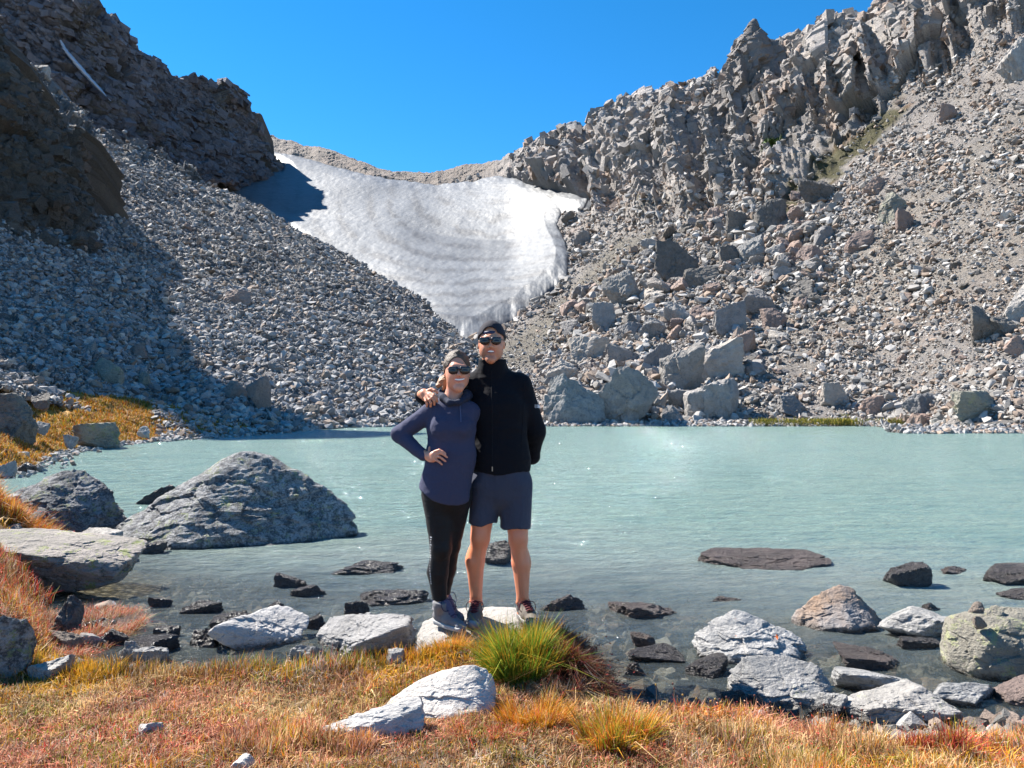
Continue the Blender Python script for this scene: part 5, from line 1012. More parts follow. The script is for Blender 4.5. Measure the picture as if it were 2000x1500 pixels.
# ---------------------------------------------------------------- people: one skin surface each, clothes over it
class SDF:
    def __init__(s, lo, hi, vox):
        s.lo = np.array(lo, float); s.vox = vox; s.n = np.ceil((np.array(hi)-s.lo)/vox).astype(int)+1
        s.F = np.full(s.n, 1., np.float32); s.ax = [s.lo[i]+vox*np.arange(s.n[i]) for i in range(3)]
    def _box(s, lo, hi, m):
        a = np.clip(((np.array(lo)-m-s.lo)/s.vox).astype(int), 0, s.n); b = np.clip(((np.array(hi)+m-s.lo)/s.vox).astype(int)+2, 0, s.n)
        sl = tuple(slice(a[i], b[i]) for i in range(3)); P = np.stack(np.meshgrid(*[s.ax[i][sl[i]] for i in range(3)], indexing='ij'), -1).astype(np.float32); return sl, P
    def _join(s, sl, d, k, op):
        A = s.F[sl]
        if op == 'add':
            if k > 0: h = np.clip(.5+.5*(A-d)/k, 0, 1); R = A*(1-h)+d*h-k*h*(1-h)
            else: R = np.minimum(A, d)
        else:
            d = -d
            if k > 0: h = np.clip(.5-.5*(A-d)/k, 0, 1); R = A*(1-h)+d*h+k*h*(1-h)
            else: R = np.maximum(A, d)
        s.F[sl] = R
    def cone(s, a, b, ra, rb, k=.02, flat=(1, 1, 1), op='add', rot=0):
        a = np.array(a, float); b = np.array(b, float); r = max(ra, rb)*1.05; sl, P = s._box(np.minimum(a, b)-r, np.maximum(a, b)+r, .06)
        if P.size == 0: return s
        m = (a+b)/2; f = np.array(flat, np.float32); c, sn = math.cos(rot), math.sin(rot)
        R = np.array([[c, sn, 0], [-sn, c, 0], [0, 0, 1]], np.float32)
        q = ((P-m.astype(np.float32)) @ R.T)/f; A = (R@(a-m))/f; B = (R@(b-m))/f; ba = B-A; L = max((ba*ba).sum(), 1e-9)
        t = np.clip(((q-A)@ba.astype(np.float32))/L, 0, 1); d = np.linalg.norm(q-A-t[..., None]*ba, axis=-1)-(ra+(rb-ra)*t); d = d*f.min()**.5
        s._join(sl, d.astype(np.float32), k, op); return s
    def ell(s, c, r, k=.02, op='add', rot=(0, 0, 0)):
        c = np.array(c, float); r = np.array(r, float); m = r.max(); sl, P = s._box(c-m, c+m, .05)
        if P.size == 0: return s
        from mathutils import Euler
        R = np.array(Euler(rot).to_matrix(), np.float32); q = (P-c.astype(np.float32))@R; g = np.linalg.norm(q/r, axis=-1); d = (g-1)*r.min()*.6+(g-1)*r.mean()*.4
        s._join(sl, d.astype(np.float32), k, op); return s
    def box(s, c, h, rad, k=.0, op='add', rot=(0, 0, 0)):
        c = np.array(c, float); h = np.array(h, float); m = np.linalg.norm(h)+rad; sl, P = s._box(c-m, c+m, .03)
        if P.size == 0: return s
        from mathutils import Euler
        R = np.array(Euler(rot).to_matrix(), np.float32); q = np.abs((P-c.astype(np.float32))@R)-h; d = np.linalg.norm(np.maximum(q, 0), axis=-1)+np.minimum(q.max(-1), 0)-rad
        s._join(sl, d.astype(np.float32), k, op); return s
    def cut(s, fn, k=0.):
        """keep where fn(P) < 0"""
        P = np.stack(np.meshgrid(*s.ax, indexing='ij'), -1).astype(np.float32); d = fn(P).astype(np.float32)
        if k: h = np.clip(.5-.5*(s.F-d)/k, 0, 1); s.F = s.F*(1-h)+d*h+k*h*(1-h)
        else: s.F = np.maximum(s.F, d)
        return s
    def mesh(s):
        F = s.F; I = F < 0; nx, ny, nz = F.shape; c8 = sum(I[i:nx-1+i, j:ny-1+j, k:nz-1+k].astype(np.int8) for i in (0, 1) for j in (0, 1) for k in (0, 1))
        act = (c8 > 0) & (c8 < 8); idx = -np.ones(act.shape, np.int64); C = np.argwhere(act); idx[act] = np.arange(len(C)); acc = np.zeros((len(C), 3)); cnt = np.zeros(len(C))
        cor = [(i, j, k) for i in (0, 1) for j in (0, 1) for k in (0, 1)]
        for a in cor:
            for ax in range(3):
                if a[ax]: continue
                b = list(a); b[ax] = 1; fa = F[C[:, 0]+a[0], C[:, 1]+a[1], C[:, 2]+a[2]]; fb = F[C[:, 0]+b[0], C[:, 1]+b[1], C[:, 2]+b[2]]
                m = (fa < 0) != (fb < 0); t = np.where(m, fa/(fa-fb+1e-12), 0); p = np.tile(np.array(a, float), (len(C), 1)); p[:, ax] += t; acc[m] += p[m]; cnt[m] += 1
        V = s.lo+(C+acc/cnt[:, None])*s.vox; Q = []
        for ax in range(3):
            sh = [slice(1, n-1) for n in (nx, ny, nz)]; s0 = list(sh); s1 = list(sh); s0[ax] = slice(0, F.shape[ax]-1); s1[ax] = slice(1, F.shape[ax])
            A, B = I[tuple(s0)], I[tuple(s1)]; off = np.array([1, 1, 1]); off[ax] = 0
            for flip, m in ((False, A & ~B), (True, ~A & B)):
                e = np.argwhere(m)+off
                if not len(e): continue
                u, v = [i for i in range(3) if i != ax]; du = np.zeros(3, int); dv = np.zeros(3, int); du[u] = 1; dv[v] = 1
                q = np.stack([idx[tuple((e-du-dv).T)], idx[tuple((e-dv).T)], idx[tuple(e.T)], idx[tuple((e-du).T)]], 1)
                if (ax == 1) != flip: q = q[:, ::-1]
                Q.append(q)
        Q = np.concatenate(Q); Q = Q[(Q >= 0).all(1)]
        # one relaxation step
        nb = np.zeros_like(V); nc = np.zeros(len(V))
        for a, b in ((0, 1), (1, 2), (2, 3), (3, 0)):
            np.add.at(nb, Q[:, a], V[Q[:, b]]); np.add.at(nb, Q[:, b], V[Q[:, a]]); np.add.at(nc, Q[:, a], 1); np.add.at(nc, Q[:, b], 1)
        V = V*.5+.5*nb/np.maximum(nc, 1)[:, None]; return V, Q
def nrm(V, Q):
    n = np.cross(V[Q[:, 2]]-V[Q[:, 0]], V[Q[:, 3]]-V[Q[:, 1]]); o = np.zeros_like(V)
    for k in range(4): np.add.at(o, Q[:, k], n)
    return o/(np.linalg.norm(o, axis=1)[:, None]+1e-12)
Y0 = 4.45
def M(px, py, dy=0.): return W(px, py, Y0+dy)
PXM = Y0/FPX                                                     # metres per picture unit at the couple
M_SKINM, n_, b_ = newmat('skin'); N_ = NB(n_); v_ = N_.coord('Object'); f_ = N_.noise(v_, 90, 4, .6); f2 = N_.noise(v_, 14, 3, .5)
c_ = N_.mix(N_.ramp(f2, [(.35, 0.), (.7, .35)]), N_.attr('col'), N_.mix(1., N_.attr('col'), (1.05, .82, .78), 'MULTIPLY')); N_.l.new(c_, b_.inputs['Base Color'])
b_.inputs['Roughness'].default_value = .48; b_.inputs['Subsurface Weight'].default_value = .12; b_.inputs['Subsurface Radius'].default_value = (.012, .005, .003); b_.inputs['Subsurface Scale'].default_value = 1.
N_.l.new(N_.bump(f_, .12, .001), b_.inputs['Normal'])
def cloth_mat(name, c, rough=.85, var=.3, spec=.2, fine=900, c2=None, fold=.5):
    m, n, b = newmat(name); N = NB(n); v = N.coord('Object'); w_ = N.noise(v, fine, 2, .5); g = N.noise(v, 9, 4, .55, .4)
    k = N.mix(w_, tuple(x*(1-var) for x in c), tuple(min(1, x*(1+var)) for x in (c2 or c))); N.l.new(k, b.inputs['Base Color'])
    b.inputs['Roughness'].default_value = rough; b.inputs['Specular IOR Level'].default_value = spec; b.inputs['Sheen Weight'].default_value = .03; b.inputs['Sheen Roughness'].default_value = .5
    N.l.new(N.bump(w_, .2, .0008, N.bump(g, fold, .012)), b.inputs['Normal']); return m
M_JACKET = cloth_mat('black_softshell', (.0065, .0068, .010), fold=.8, spec=.1); M_SHORTS = cloth_mat('slate_blue_cotton', (.040, .045, .070), fold=.9); M_SHIRT = cloth_mat('heathered_blue_knit', (.040, .043, .082), var=.35, fine=500, fold=.7)
M_TIGHTS = cloth_mat('black_stretch', (.007, .007, .009), .6, fold=.25); M_CAP = cloth_mat('charcoal_cap_cloth', (.022, .020, .028)); M_SOCK = cloth_mat('pale_grey_wool', (.42, .38, .42))
M_LENS = plain_mat('dark_lens', (.014, .008, .012), .12, 10, 0, 0, spec=.45); M_FRAME = plain_mat('black_frame', (.008, .008, .014), .25, 10, 0, 0, spec=.5)
M_TEETH = plain_mat('teeth', (.82, .80, .76), .3, 40, .03, 0); M_WHITE = plain_mat('white_print', (.75, .75, .78), .6, 40, .05, 0); M_ZIP = plain_mat('zip', (.010, .010, .013), .8, 400, .4, .3, .001, spec=.1)
M_HAIR = plain_mat('grey_blond_hair', (.085, .058, .040), .55, 150, .8, 1., .006, strata=(1.3, .10, .5)); M_TAIL = plain_mat('light_brown_hair', (.30, .15, .07), .5, 200, .5, .9, .004, strata=(.2, 1, 1))
def add_lips(V, tt, c, rx, rz, col, amt=1.):
    m = np.exp(-(((V[:, 0]-c[0])/rx)**2+((V[:, 2]-c[2]+tt*(V[:, 0]-c[0])**2/rx)/rz)**2)**1.5)*(V[:, 1] < c[1]+.03); return m[:, None]*amt
def skin_cols(V, base, lip_c, lip_r, ruddy):
    C = np.tile(base, (len(V), 1)).astype(float); n = fbm(V*14, 3, 400)[:, None]; C = C*(1+.07*n)
    m = add_lips(V, 0, lip_c, lip_r[0], lip_r[1], None); C = C*(1-m*.8)+m*.8*np.array(ruddy); return np.clip(C, 0, 1)
def finger(S, pts, r0, r1):
    for i in range(len(pts)-1):
        t0, t1 = i/(len(pts)-1), (i+1)/(len(pts)-1); S.cone(M(*pts[i]), M(*pts[i+1]), r0+(r1-r0)*t0, r0+(r1-r0)*t1, .004)
def head_sdf(S, cx, eye_y, chin_y, dy, fw, turn, wom=False):
    """skull, cheeks, jaw, nose, brows, ears; cx is the middle of the skull, turn moves the face sideways"""
    h = chin_y-eye_y; fx = cx+turn
    S.ell(M(cx, eye_y-4, dy+.015), (fw*1.0, .098, .100), .02); S.ell(M(cx+turn*.5, eye_y+h*.30, dy-.028), (fw*.93, .072, .078), .03)
    jw, jr = (.36, .029) if wom else (.46, .032)
    S.cone(M(cx+turn*.5-fw/PXM*jw, eye_y+h*.52, dy-.02), M(fx, chin_y-7, dy-.068), jr, .021, .025); S.cone(M(cx+turn*.5+fw/PXM*jw, eye_y+h*.52, dy-.02), M(fx, chin_y-7, dy-.068), jr, .021, .025)
    S.ell(M(fx, chin_y-6.5, dy-.078), (.022, .020, .018), .018)
    S.cone(M(fx-7, eye_y+9, dy-.078), M(fx-10, eye_y+15, dy-.064), .016, .012, .02); S.cone(M(fx+7, eye_y+9, dy-.078), M(fx+10, eye_y+15, dy-.064), .016, .012, .02)   # smiling cheeks
    S.cone(M(fx, eye_y-3, dy-.088), M(fx, eye_y+8, dy-.110), .0095, .0118 if not wom else .0100, .006); S.ell(M(fx, eye_y+9.6, dy-.108), (.0125, .012, .0095), .006)
    S.ell(M(fx-3, eye_y+10.4, dy-.100), (.007, .009, .006), .005); S.ell(M(fx+3, eye_y+10.4, dy-.100), (.007, .009, .006), .005)
    S.cone(M(fx-10, eye_y-8, dy-.083), M(fx+10, eye_y-8, dy-.083), .011, .011, .02)
    my = eye_y+17.5
    S.cone(M(fx-11.5, my-1.8, dy-.070), M(fx, my-1.6, dy-.0975), .0030, .0038, .005); S.cone(M(fx+11.5, my-1.8, dy-.070), M(fx, my-1.6, dy-.0975), .0030, .0038, .005)
    S.cone(M(fx-10.5, my-.5, dy-.071), M(fx, my+4.0, dy-.095), .0030, .0048, .006); S.cone(M(fx+10.5, my-.5, dy-.071), M(fx, my+4.0, dy-.095), .0030, .0048, .006)
    S.ell(M(fx, my+.9, dy-.100), (.029, .016, .0060), .004, op='sub')
    for sx in (-1, 1):
        ex = cx+sx*(fw/PXM*1.0)+turn*.15; S.ell(M(ex, eye_y+5, dy+.016), (.009, .018, .029), .006, rot=(0, 0, sx*.35)); S.ell(M(ex+sx*2.5, eye_y+4, dy+.008), (.005, .010, .015), .004, op='sub')
    return fx, my
def glasses(root, fx, y, dy, hw, tilt=0, bottom=10, wide=17):
    g = SDF(M(fx-34, y+24, dy-.16), M(fx+34, y-22, dy+.08), .0022)
    for sx in (-1, 1):
        c = M(fx+sx*hw, y, dy-.108+.012); g.ell(c, (.0315, .009, .0215), 0, rot=(0, 0, sx*.28)); g.box(M(fx+sx*hw, y-2.8, dy-.098), (.022, .0025, .011), .007, .004, rot=(0, 0, sx*.28))
        g.cone(M(fx+sx*(hw+9), y-4, dy-.085), M(fx+sx*(hw+14.5), y-2, dy+.02), .0045, .0035, .002)
    g.cone(M(fx-4, y-4, dy-.112), M(fx+4, y-4, dy-.112), .0045, .0045, .003)
    V, Q = g.mesh(); fr = link('sunglasses', mesh_np('sunglasses', V, Q, True), M_FRAME); under(root, fr)
    for sx in (-1, 1):
        l = SDF(M(fx+sx*hw-14, y+13, dy-.14), M(fx+sx*hw+14, y-12, dy-.05), .002); l.ell(M(fx+sx*hw, y+.3, dy-.1008), (.0300, .0085, .0198), 0, rot=(0, 0, sx*.28)); V, Q = l.mesh()
        o = link('lens', mesh_np('lens', V, Q, True), M_LENS); o.parent = fr
    return fr
def teeth(root, fx, my, dy, hw):
    n, k = 13, 4; V = []
    for j in range(k):
        for i in range(n):
            u = (i/(n-1)-.5)*2; s_ = 1-u*u*.55; z = (my-.9+(j/(k-1))*3.2*s_+u*u*-.9); V.append(M(fx+u*hw, z, dy-.0985+u*u*.0135-.0012*math.sin(i*math.pi)))
    o = link('teeth', mesh_np('teeth', np.array(V), grid_faces(k, n), True), M_TEETH); sm = o.modifiers.new('t', 'SOLIDIFY'); sm.thickness = .003; under(root, o); return o
def strip(name, pts, w_, mat, root, th=.004, up=(0, 0, 1)):
    """a thin raised band along world points"""
    P = np.array(pts, float); n = len(P); V = []
    for i in range(n):
        t = P[min(i+1, n-1)]-P[max(i-1, 0)]; t /= np.linalg.norm(t); s = np.cross(t, np.array([0, -1, 0])); s /= np.linalg.norm(s)+1e-9; nn = np.cross(s, t)
        if nn[1] > 0: nn = -nn
        V += [P[i]-s*w_/2, P[i]-s*w_/4+nn*th, P[i]+s*w_/4+nn*th, P[i]+s*w_/2]
    o = link(name, mesh_np(name, np.array(V), grid_faces(n, 4), True), mat); under(root, o) if not hasattr(root, 'data') or root.data is None else setattr(o, 'parent', root); return o
def tube(name, pts, r, mat, parent_root, seg=8):
    P = np.array(pts, float); n = len(P); V = []
    for i in range(n):
        t = P[min(i+1, n-1)]-P[max(i-1, 0)]; t /= np.linalg.norm(t)+1e-9; a = np.cross(t, [.3, .2, 1]); a /= np.linalg.norm(a); b = np.cross(t, a)
        rr = r[i] if hasattr(r, '__len__') else r
        for k in range(seg): th = 2*math.pi*k/seg; V.append(P[i]+rr*(a*math.cos(th)+b*math.sin(th)))
    F = [[i*seg+k, i*seg+(k+1) % seg, (i+1)*seg+(k+1) % seg, (i+1)*seg+k] for i in range(n-1) for k in range(seg)]
    return link(name, mesh_np(name, np.array(V), np.array(F), True), mat)
def wrinkle(V, n, amp, sc, seed, stretch=(1, 1, 1)):
    P = V*np.array(sc)*np.array(stretch); f = fbm(P, 3, seed, .5, ridged=True); return V+n*(f*amp)[:, None]
def garment(name, S, mat, root, amp=.004, sc=(7, 7, 12), seed=1, parent=None, col=None):
    V, Q = S.mesh(); n = nrm(V, Q); V = wrinkle(V, n, amp, sc, seed)
    o = link(name, mesh_np(name, V, Q, True, None if col is None else col(V)), mat)
    if parent is None: under(root, o)
    else: o.parent = parent
    return o
# boots and trainers -----------------------------------------------------------
def shoe(root, name, heel, toe, ankle, mats, tall=0., width=.046, zg=STZ, lace='red'):
    """heel, toe: ground points (x, y); ankle: world point"""
    heel = np.array([*heel, zg]); toe = np.array([*toe, zg]); d = toe-heel; L = np.linalg.norm(d); d /= L; s_ = np.array([-d[1], d[0], 0]); ang = math.atan2(d[1], d[0])
    lo = np.minimum(heel, toe)-.08; hi = np.maximum(heel, toe)+.08; lo[2] = zg-.01; hi[2] = zg+.2+tall
    def at(f, s=0, z=0): return heel+d*L*f+s_*s+np.array([0, 0, z])
    up = SDF(lo, hi, .0028)
    up.cone(at(.10, 0, .052), at(.5, 0, .045), width*.82, width*.92, .02, rot=0); up.cone(at(.5, .004, .042), at(.86, .0, .034), width*.96, width*.72, .02, flat=(1, 1, .85))
    a = np.array(ankle, float); a[2] = zg+(.098+tall*.8)
    if not tall: a = at(.2, 0, .098)
    up.cone(at(.18, 0, .06), a, .038, .041, .02); up.cone(at(.55, 0, .065), at(.28, 0, .100+tall*.8), .026, .034, .02)
    up.cone(a+np.array([0, 0, .045]), a+np.array([0, 0, .1]), .035, .035, .0, op='sub'); up.cut(lambda P: (zg+.016)-P[..., 2])
    up.cut(lambda P: P[..., 2]-(zg+.112+tall-.06*np.clip(((P-heel.astype(np.float32))@d.astype(np.float32))/L-.2, 0, 1)))
    o = garment(name, up, mats[0], root, .0012, (40, 40, 40), 5)
    so = SDF(lo, hi, .0028); so.cone(at(.13, 0, .02), at(.5, 0, .02), width*.92, width*.95, .0); so.cone(at(.5, .0, .02), at(.86, 0, .022), width*1.06, width*.84, .01)
    so.cut(lambda P: P[..., 2]-(zg+.026+.010*np.clip(((P-heel.astype(np.float32))@d.astype(np.float32))/L*-1+.35, 0, 1))); so.cut(lambda P: (zg+.0)-P[..., 2]+.006*np.clip(((P-heel.astype(np.float32))@d.astype(np.float32))/L-.8, 0, 1))
    garment('sole', so, mats[1], root, .001, (60, 60, 20), 6, parent=o)
    tc = SDF(lo, hi, .0028); tc.cone(at(.84, 0, .030), at(.90, 0, .026), width*.80, width*.68, .01); tc.cut(lambda P: .80*L-((P-heel.astype(np.float32))@d.astype(np.float32))); tc.cut(lambda P: (zg+.012)-P[..., 2]); tc.cut(lambda P: P[..., 2]-(zg+.05))
    garment('toe_cap', tc, mats[2], root, .0005, (60, 60, 20), 7, parent=o)
    tn = SDF(lo, hi, .0028); tn.cone(at(.62, 0, .072), at(.36, 0, .100+tall*.9), .020, .026, .01, flat=(1, 1, .7)); garment('tongue', tn, mats[4], root, .0005, (60, 60, 20), 8, parent=o)
    for i in range(6):
        f = .66-.065*i; z = .078+.0085*i+tall*.9*max(0, i-1)/5; pts = [at(f-.02*abs(t), t*.026, z+.012*(1-abs(t)*.9)) for t in np.linspace(-1, 1, 7)]
        l = tube('lace', pts, .0032, mats[3], root); l.parent = o
    for sg in (-1, 1):
        base = at(.34, .008*sg, .108+tall*.9); lp = [base+s_*sg*.045*math.sin(t)*1.0+np.array([0, 0, .016*math.sin(2*t)-.012*t])+d*.02*t for t in np.linspace(0, 2.9, 12)]
        l = tube('lace', lp, .0024, mats[3], root); l.parent = o
    o.matrix_parent_inverse = Matrix.Translation(-Vector(root.location)); return o
# ================================================================ the man
HD = .08                                                          # he stands a little behind
man = empty('person', Vector((float(M(975, 1215)[0]), Y0+HD+.05, STZ)))
tag(man, 'man in black zip jacket, slate shorts and backward cap, arm round the woman', 'person')
S = SDF((-.62, 4.15, .20), (.36, 4.98, 2.16), .004)
fxm, mym = head_sdf(S, 960.5, 668, 709, HD-.01, .0745, -2.0)
S.cone(M(961, 690, HD+.03), M(962, 728, HD+.035), .056, .066, .02)
S.cone(M(962, 730, HD+.04), M(972, 800, HD+.02), .085, .14, .04, flat=(1, .62, 1)); S.cone(M(972, 800, HD+.02), M(977, 930, HD+.02), .135, .135, .04, flat=(1, .68, 1))
S.cone(M(938, 745, HD+.05), M(1008, 745, HD+.05), .055, .055, .04)
# right-hand (in view) arm, hand tucked behind the hip
S.cone(M(1018, 752, HD+.05), M(1049, 842, HD+.09), .050, .040, .02); S.cone(M(1049, 842, HD+.09), M(1036, 895, HD+.19), .040, .028, .015)
S.ell(M(1026, 905, HD+.215), (.030, .040, .045), .01)
for k, (ox, oz) in enumerate(((0, 0), (-4, 3), (-8, 5), (-11, 6))): finger(S, [(1026+ox*.5, 905+k*3, HD+.22), (1016+ox, 908+k*3.2, HD+.215), (1007+ox*.6, 909+k*3.5, HD+.205)], .0095, .0075)
finger(S, [(1032, 898, HD+.20), (1022, 892, HD+.18), (1014, 892, HD+.175)], .010, .0085)
# arm round her back, hand on her shoulder
S.cone(M(926, 752, HD+.05), M(862, 800, HD+.17), .050, .040, .02); S.cone(M(862, 800, HD+.17), M(822, 772, .035), .040, .029, .015)
S.cone(M(822, 772, .035), M(828, 768, -.03), .027, .028, .012)
def hs(*p): return (836+(p[0]-836)*.82, 772+(p[1]-772)*.84, p[2])
S.cone(M(*hs(827, 770, -.045)), M(*hs(840, 773, -.062)), .023, .024, .012, flat=(1, .8, 1)); S.cone(M(*hs(828, 778, -.045)), M(*hs(838, 779, -.060)), .020, .021, .012)
for pts_, ra_, rb_ in (([(842, 767, -.070), (850, 772, -.091), (856, 779, -.095), (858, 787, -.086)], .0092, .0074), ([(838, 771, -.074), (846, 778, -.096), (851, 785, -.100), (851, 794, -.090)], .0094, .0075),
      ([(833, 775, -.072), (839, 783, -.096), (843, 790, -.099), (842, 798, -.090)], .0090, .0073), ([(828, 778, -.066), (831, 786, -.088), (834, 792, -.091), (833, 798, -.084)], .0082, .0067), ([(834, 762, -.045), (843, 758, -.062), (852, 761, -.076), (858, 766, -.080)], .0102, .0082)):
    finger(S, [hs(*p) for p in pts_], ra_, rb_)
# legs
S.cone(M(950, 940, HD+.02), M(938, 1048, HD+.005), .088, .060, .03); S.cone(M(1006, 940, HD+.02), M(1012, 1050, HD+.01), .088, .060, .03)
for kx, kz, cx_, ax_, az_, ex in ((938, 1048, 928, 930, 1172, -1), (1012, 1052, 1018, 1021, 1174, 1)):
    S.ell(M(kx, kz-2, HD-.025), (.040, .036, .050), .02); S.cone(M(kx, kz+8, HD+.008), M(cx_, kz+48, HD+.03), .050, .0560, .03); S.cone(M(cx_, kz+48, HD+.03), M(ax_, az_, HD+.05), .0560, .0345, .02)
    S.ell(M(cx_+ex*1.5, kz+42, HD+.05), (.044, .042, .085), .03); S.cone(M(kx, kz+10, HD-.035), M(ax_, az_-10, HD+.015), .016, .016, .02)
    S.cone(M(ax_, az_-5, HD+.055), M(ax_, 1196, HD+.07), .035, .036, .015); S.ell(M(ax_-10, 1177, HD+.045), (.012, .014, .014), .01); S.ell(M(ax_+10, 1179, HD+.045), (.012, .014, .014), .01)
V, Q = S.mesh(); C = skin_cols(V, (.56, .235, .132), M(fxm, mym+.5, HD-.1), (.032, .0155), (.42, .13, .115))
stub = np.exp(-((V[:, 2]-M(0, 697, HD)[2])/.035)**2)*(V[:, 2] > 1.5)[:]; C *= (1-.20*stub[:, None]*(V[:, 1] < Y0+HD+.0)[:, None])
C[V[:, 2] < 1.1] *= np.array([1.12, .96, .88])
under(man, link('body', mesh_np('body', V, Q, True, C), M_SKINM))
glasses(man, fxm-.5, 667, HD-.012, 11.4); teeth(man, fxm+.5, mym, HD-.004, 9.)
# hair at the temples and nape
S = SDF(M(925, 700, HD-.14), M(996, 625, HD+.16), .004); S.ell(M(960.5, 663, HD+.012), (.079, .102, .104), 0); S.cut(lambda P: P[..., 1]-0*P[..., 0]-(Y0+HD+.13)); S.cut(lambda P: (Y0+HD-.02)-P[..., 1]); S.cut(lambda P: (M(0, 690, HD)[2])-P[..., 2])
garment('hair', S, plain_mat('dark_brown_hair', (.035, .022, .016), .5, 300, .4, .6, .003), man, .001, (60, 60, 20), 9)
# cap worn backward
zc = M(0, 657, HD)[2]; hc = M(960.5, 663, HD+.012)
S = SDF(hc-np.array([.12, .14, .06]), hc+np.array([.12, .2, .14]), .003); S.ell(hc+np.array([0, 0, .002]), (.0885, .112, .1115), 0); S.cone(hc+np.array([0, .04, .055]), hc+np.array([0, -.03, .055]), .06, .05, .03)
S.cut(lambda P: (zc-.012+.03*np.clip((P[..., 1]-hc[1])/-.1, -1, 1)*1.0)-P[..., 2], .006)
S.cone(hc+np.array([-.008, -.02, .026]), hc+np.array([-.008, -.2, .018]), .046, .046, .004, op='sub')
cap = garment('cap', S, M_CAP, man, .0015, (20, 20, 20), 11)
pts = [hc+np.array([-.008+.062*math.sin(t), -.1*math.cos(t)-.006+.01*abs(t), .0335]) for t in np.linspace(-.86, .86, 14)]
o = strip('strap', pts, .018, plain_mat('navy_strap', (.012, .016, .06), .5, 60, .1, .1), cap, .003); 
S = SDF(hc+np.array([-.1, .04, -.08]), hc+np.array([.12, .26, .05]), .003); S.ell(hc+np.array([.01, .135, -.02]), (.078, .085, .008), 0, rot=(-.35, 0, 0)); garment('brim', S, M_CAP, man, .0005, (20, 20, 20), 12, parent=cap)
# jacket
S = SDF((-.64, 4.25, .98), (.40, 4.98, 2.0), .0045)
S.cone(M(961, 729, HD+.045), M(972, 800, HD+.02), .10, .172, .05, flat=(1, .66, 1)); S.cone(M(972, 800, HD+.02), M(978, 900, HD+.02), .166, .170, .05, flat=(1, .72, 1)); S.cone(M(978, 895, HD+.02), M(979, 950, HD+.02), .176, .180, .03, flat=(1, .74, 1))
S.cone(M(928, 752, HD+.05), M(1010, 752, HD+.05), .072, .072, .05)
S.cone(M(1016, 755, HD+.05), M(1046, 842, HD+.09), .073, .060, .03); S.cone(M(1046, 842, HD+.09), M(1040, 893, HD+.18), .060, .046, .02)
S.cone(M(924, 755, HD+.05), M(862, 800, HD+.17), .070, .056, .03); S.cone(M(862, 800, HD+.17), M(824, 773, .045), .056, .042, .02)
S.cut(lambda P: M(0, 922, HD)[2]+.008*np.sin((P[..., 0])*22)-P[..., 2])
S.cone(M(962, 705, HD+.02), M(962, 730, HD+.04), .083, .094, .012, flat=(1, .95, 1)); S.cone(M(962, 690, HD+.005), M(962, 720, HD+.02), .066, .066, 0, op='sub')
S.cut(lambda P: P[..., 2]-(M(0, 702, HD)[2]+.07*(P[..., 1]-(Y0+HD+.0))+.0*P[..., 0]-.0+10*((P[..., 0] < M(925, 0)[0]) | (P[..., 0] > M(1000, 0)[0]))))
jk = garment('jacket', S, M_JACKET, man, .006, (6, 6, 10), 21)
zp = []
for py in np.linspace(724, 915, 26):
    cx_ = np.interp(py, [724, 800, 915], [960, 962, 962.5]); zp.append(M(cx_, py, HD-.0))
# lay the zip on the jacket front by casting towards it
from mathutils.bvhtree import BVHTree
def front_on(o, p, eps=.0015):
    me = o.data; bv = o.get('_bv'); 
    T = BVH.get(o.name) or BVH.setdefault(o.name, BVHTree.FromPolygons([tuple(v.co) for v in me.vertices], [tuple(f.vertices) for f in me.polygons]))
    h = T.ray_cast(Vector((p[0], Y0-1.2, p[2])), Vector((0, 1, 0))); return np.array(h[0])-np.array([0, eps, 0]) if h[0] is not None else np.array(p)
BVH = {}
bpy.context.view_layer.update()
zo = strip('zip', [front_on(jk, p) for p in zp], .008, M_ZIP, man, .002); zo.parent = jk; zo.matrix_parent_inverse = Matrix.Identity(4)
pl = tube('zip_pull', [front_on(jk, M(962.5, 908, HD), .006), front_on(jk, M(962.5, 917, HD), .008)], .004, plain_mat('zip_metal', (.35, .32, .28), .3, 40, .1, 0, metal=.6), man); pl.parent = jk
sm_ = strip('seam', [front_on(jk, M(x, y, HD), .0005) for x, y in zip(np.linspace(1024, 1018, 20), np.linspace(748, 880, 20))], .005, M_ZIP, man, .002); sm_.parent = jk
# white mark on the sleeve: three lines of lettering beside three nested arcs in a quarter dome
def text_mesh(name, s, size, mat, loc, rot, parent, sx=1.):
    cu = bpy.data.curves.new(name, 'FONT'); cu.body = s; cu.size = size; cu.extrude = .0006; cu.align_x = 'RIGHT'; to = bpy.data.objects.new('t', cu); SC.collection.objects.link(to); bpy.context.view_layer.update()
    me = bpy.data.meshes.new_from_object(to.evaluated_get(bpy.context.evaluated_depsgraph_get())); bpy.data.objects.remove(to)
    o = link(name, me, mat); o.location = Vector(loc); o.rotation_euler = rot; o.scale = (sx, 1, 1); o.parent = parent; return o
lg = front_on(jk, M(1048.5, 794, HD+.05), .007); rz_ = .45
ax_ = np.array([math.cos(rz_), math.sin(rz_), 0])
for k, t_ in enumerate(('THE', 'NORTH', 'FACE')): text_mesh('sleeve_logo', t_, .0085, M_WHITE, lg+np.array([0, -.003, .0065-.0075*k])-ax_*.001, (math.pi/2, 0, rz_), jk)
Va, Fa = [], []
for q_, (ra, rb) in enumerate(((.004, .0085), (.0105, .0145), (.0165, .0205))):
    for i in range(9):
        th = math.pi/2*i/8; off = len(Va)
        for r in (ra, rb): Va.append(lg+np.array([0, -.0035, -.009])+ax_*(.002+r*math.cos(th))+np.array([0, 0, r*math.sin(th)]))
        if i: Fa.append([off-2, off, off+1, off-1])
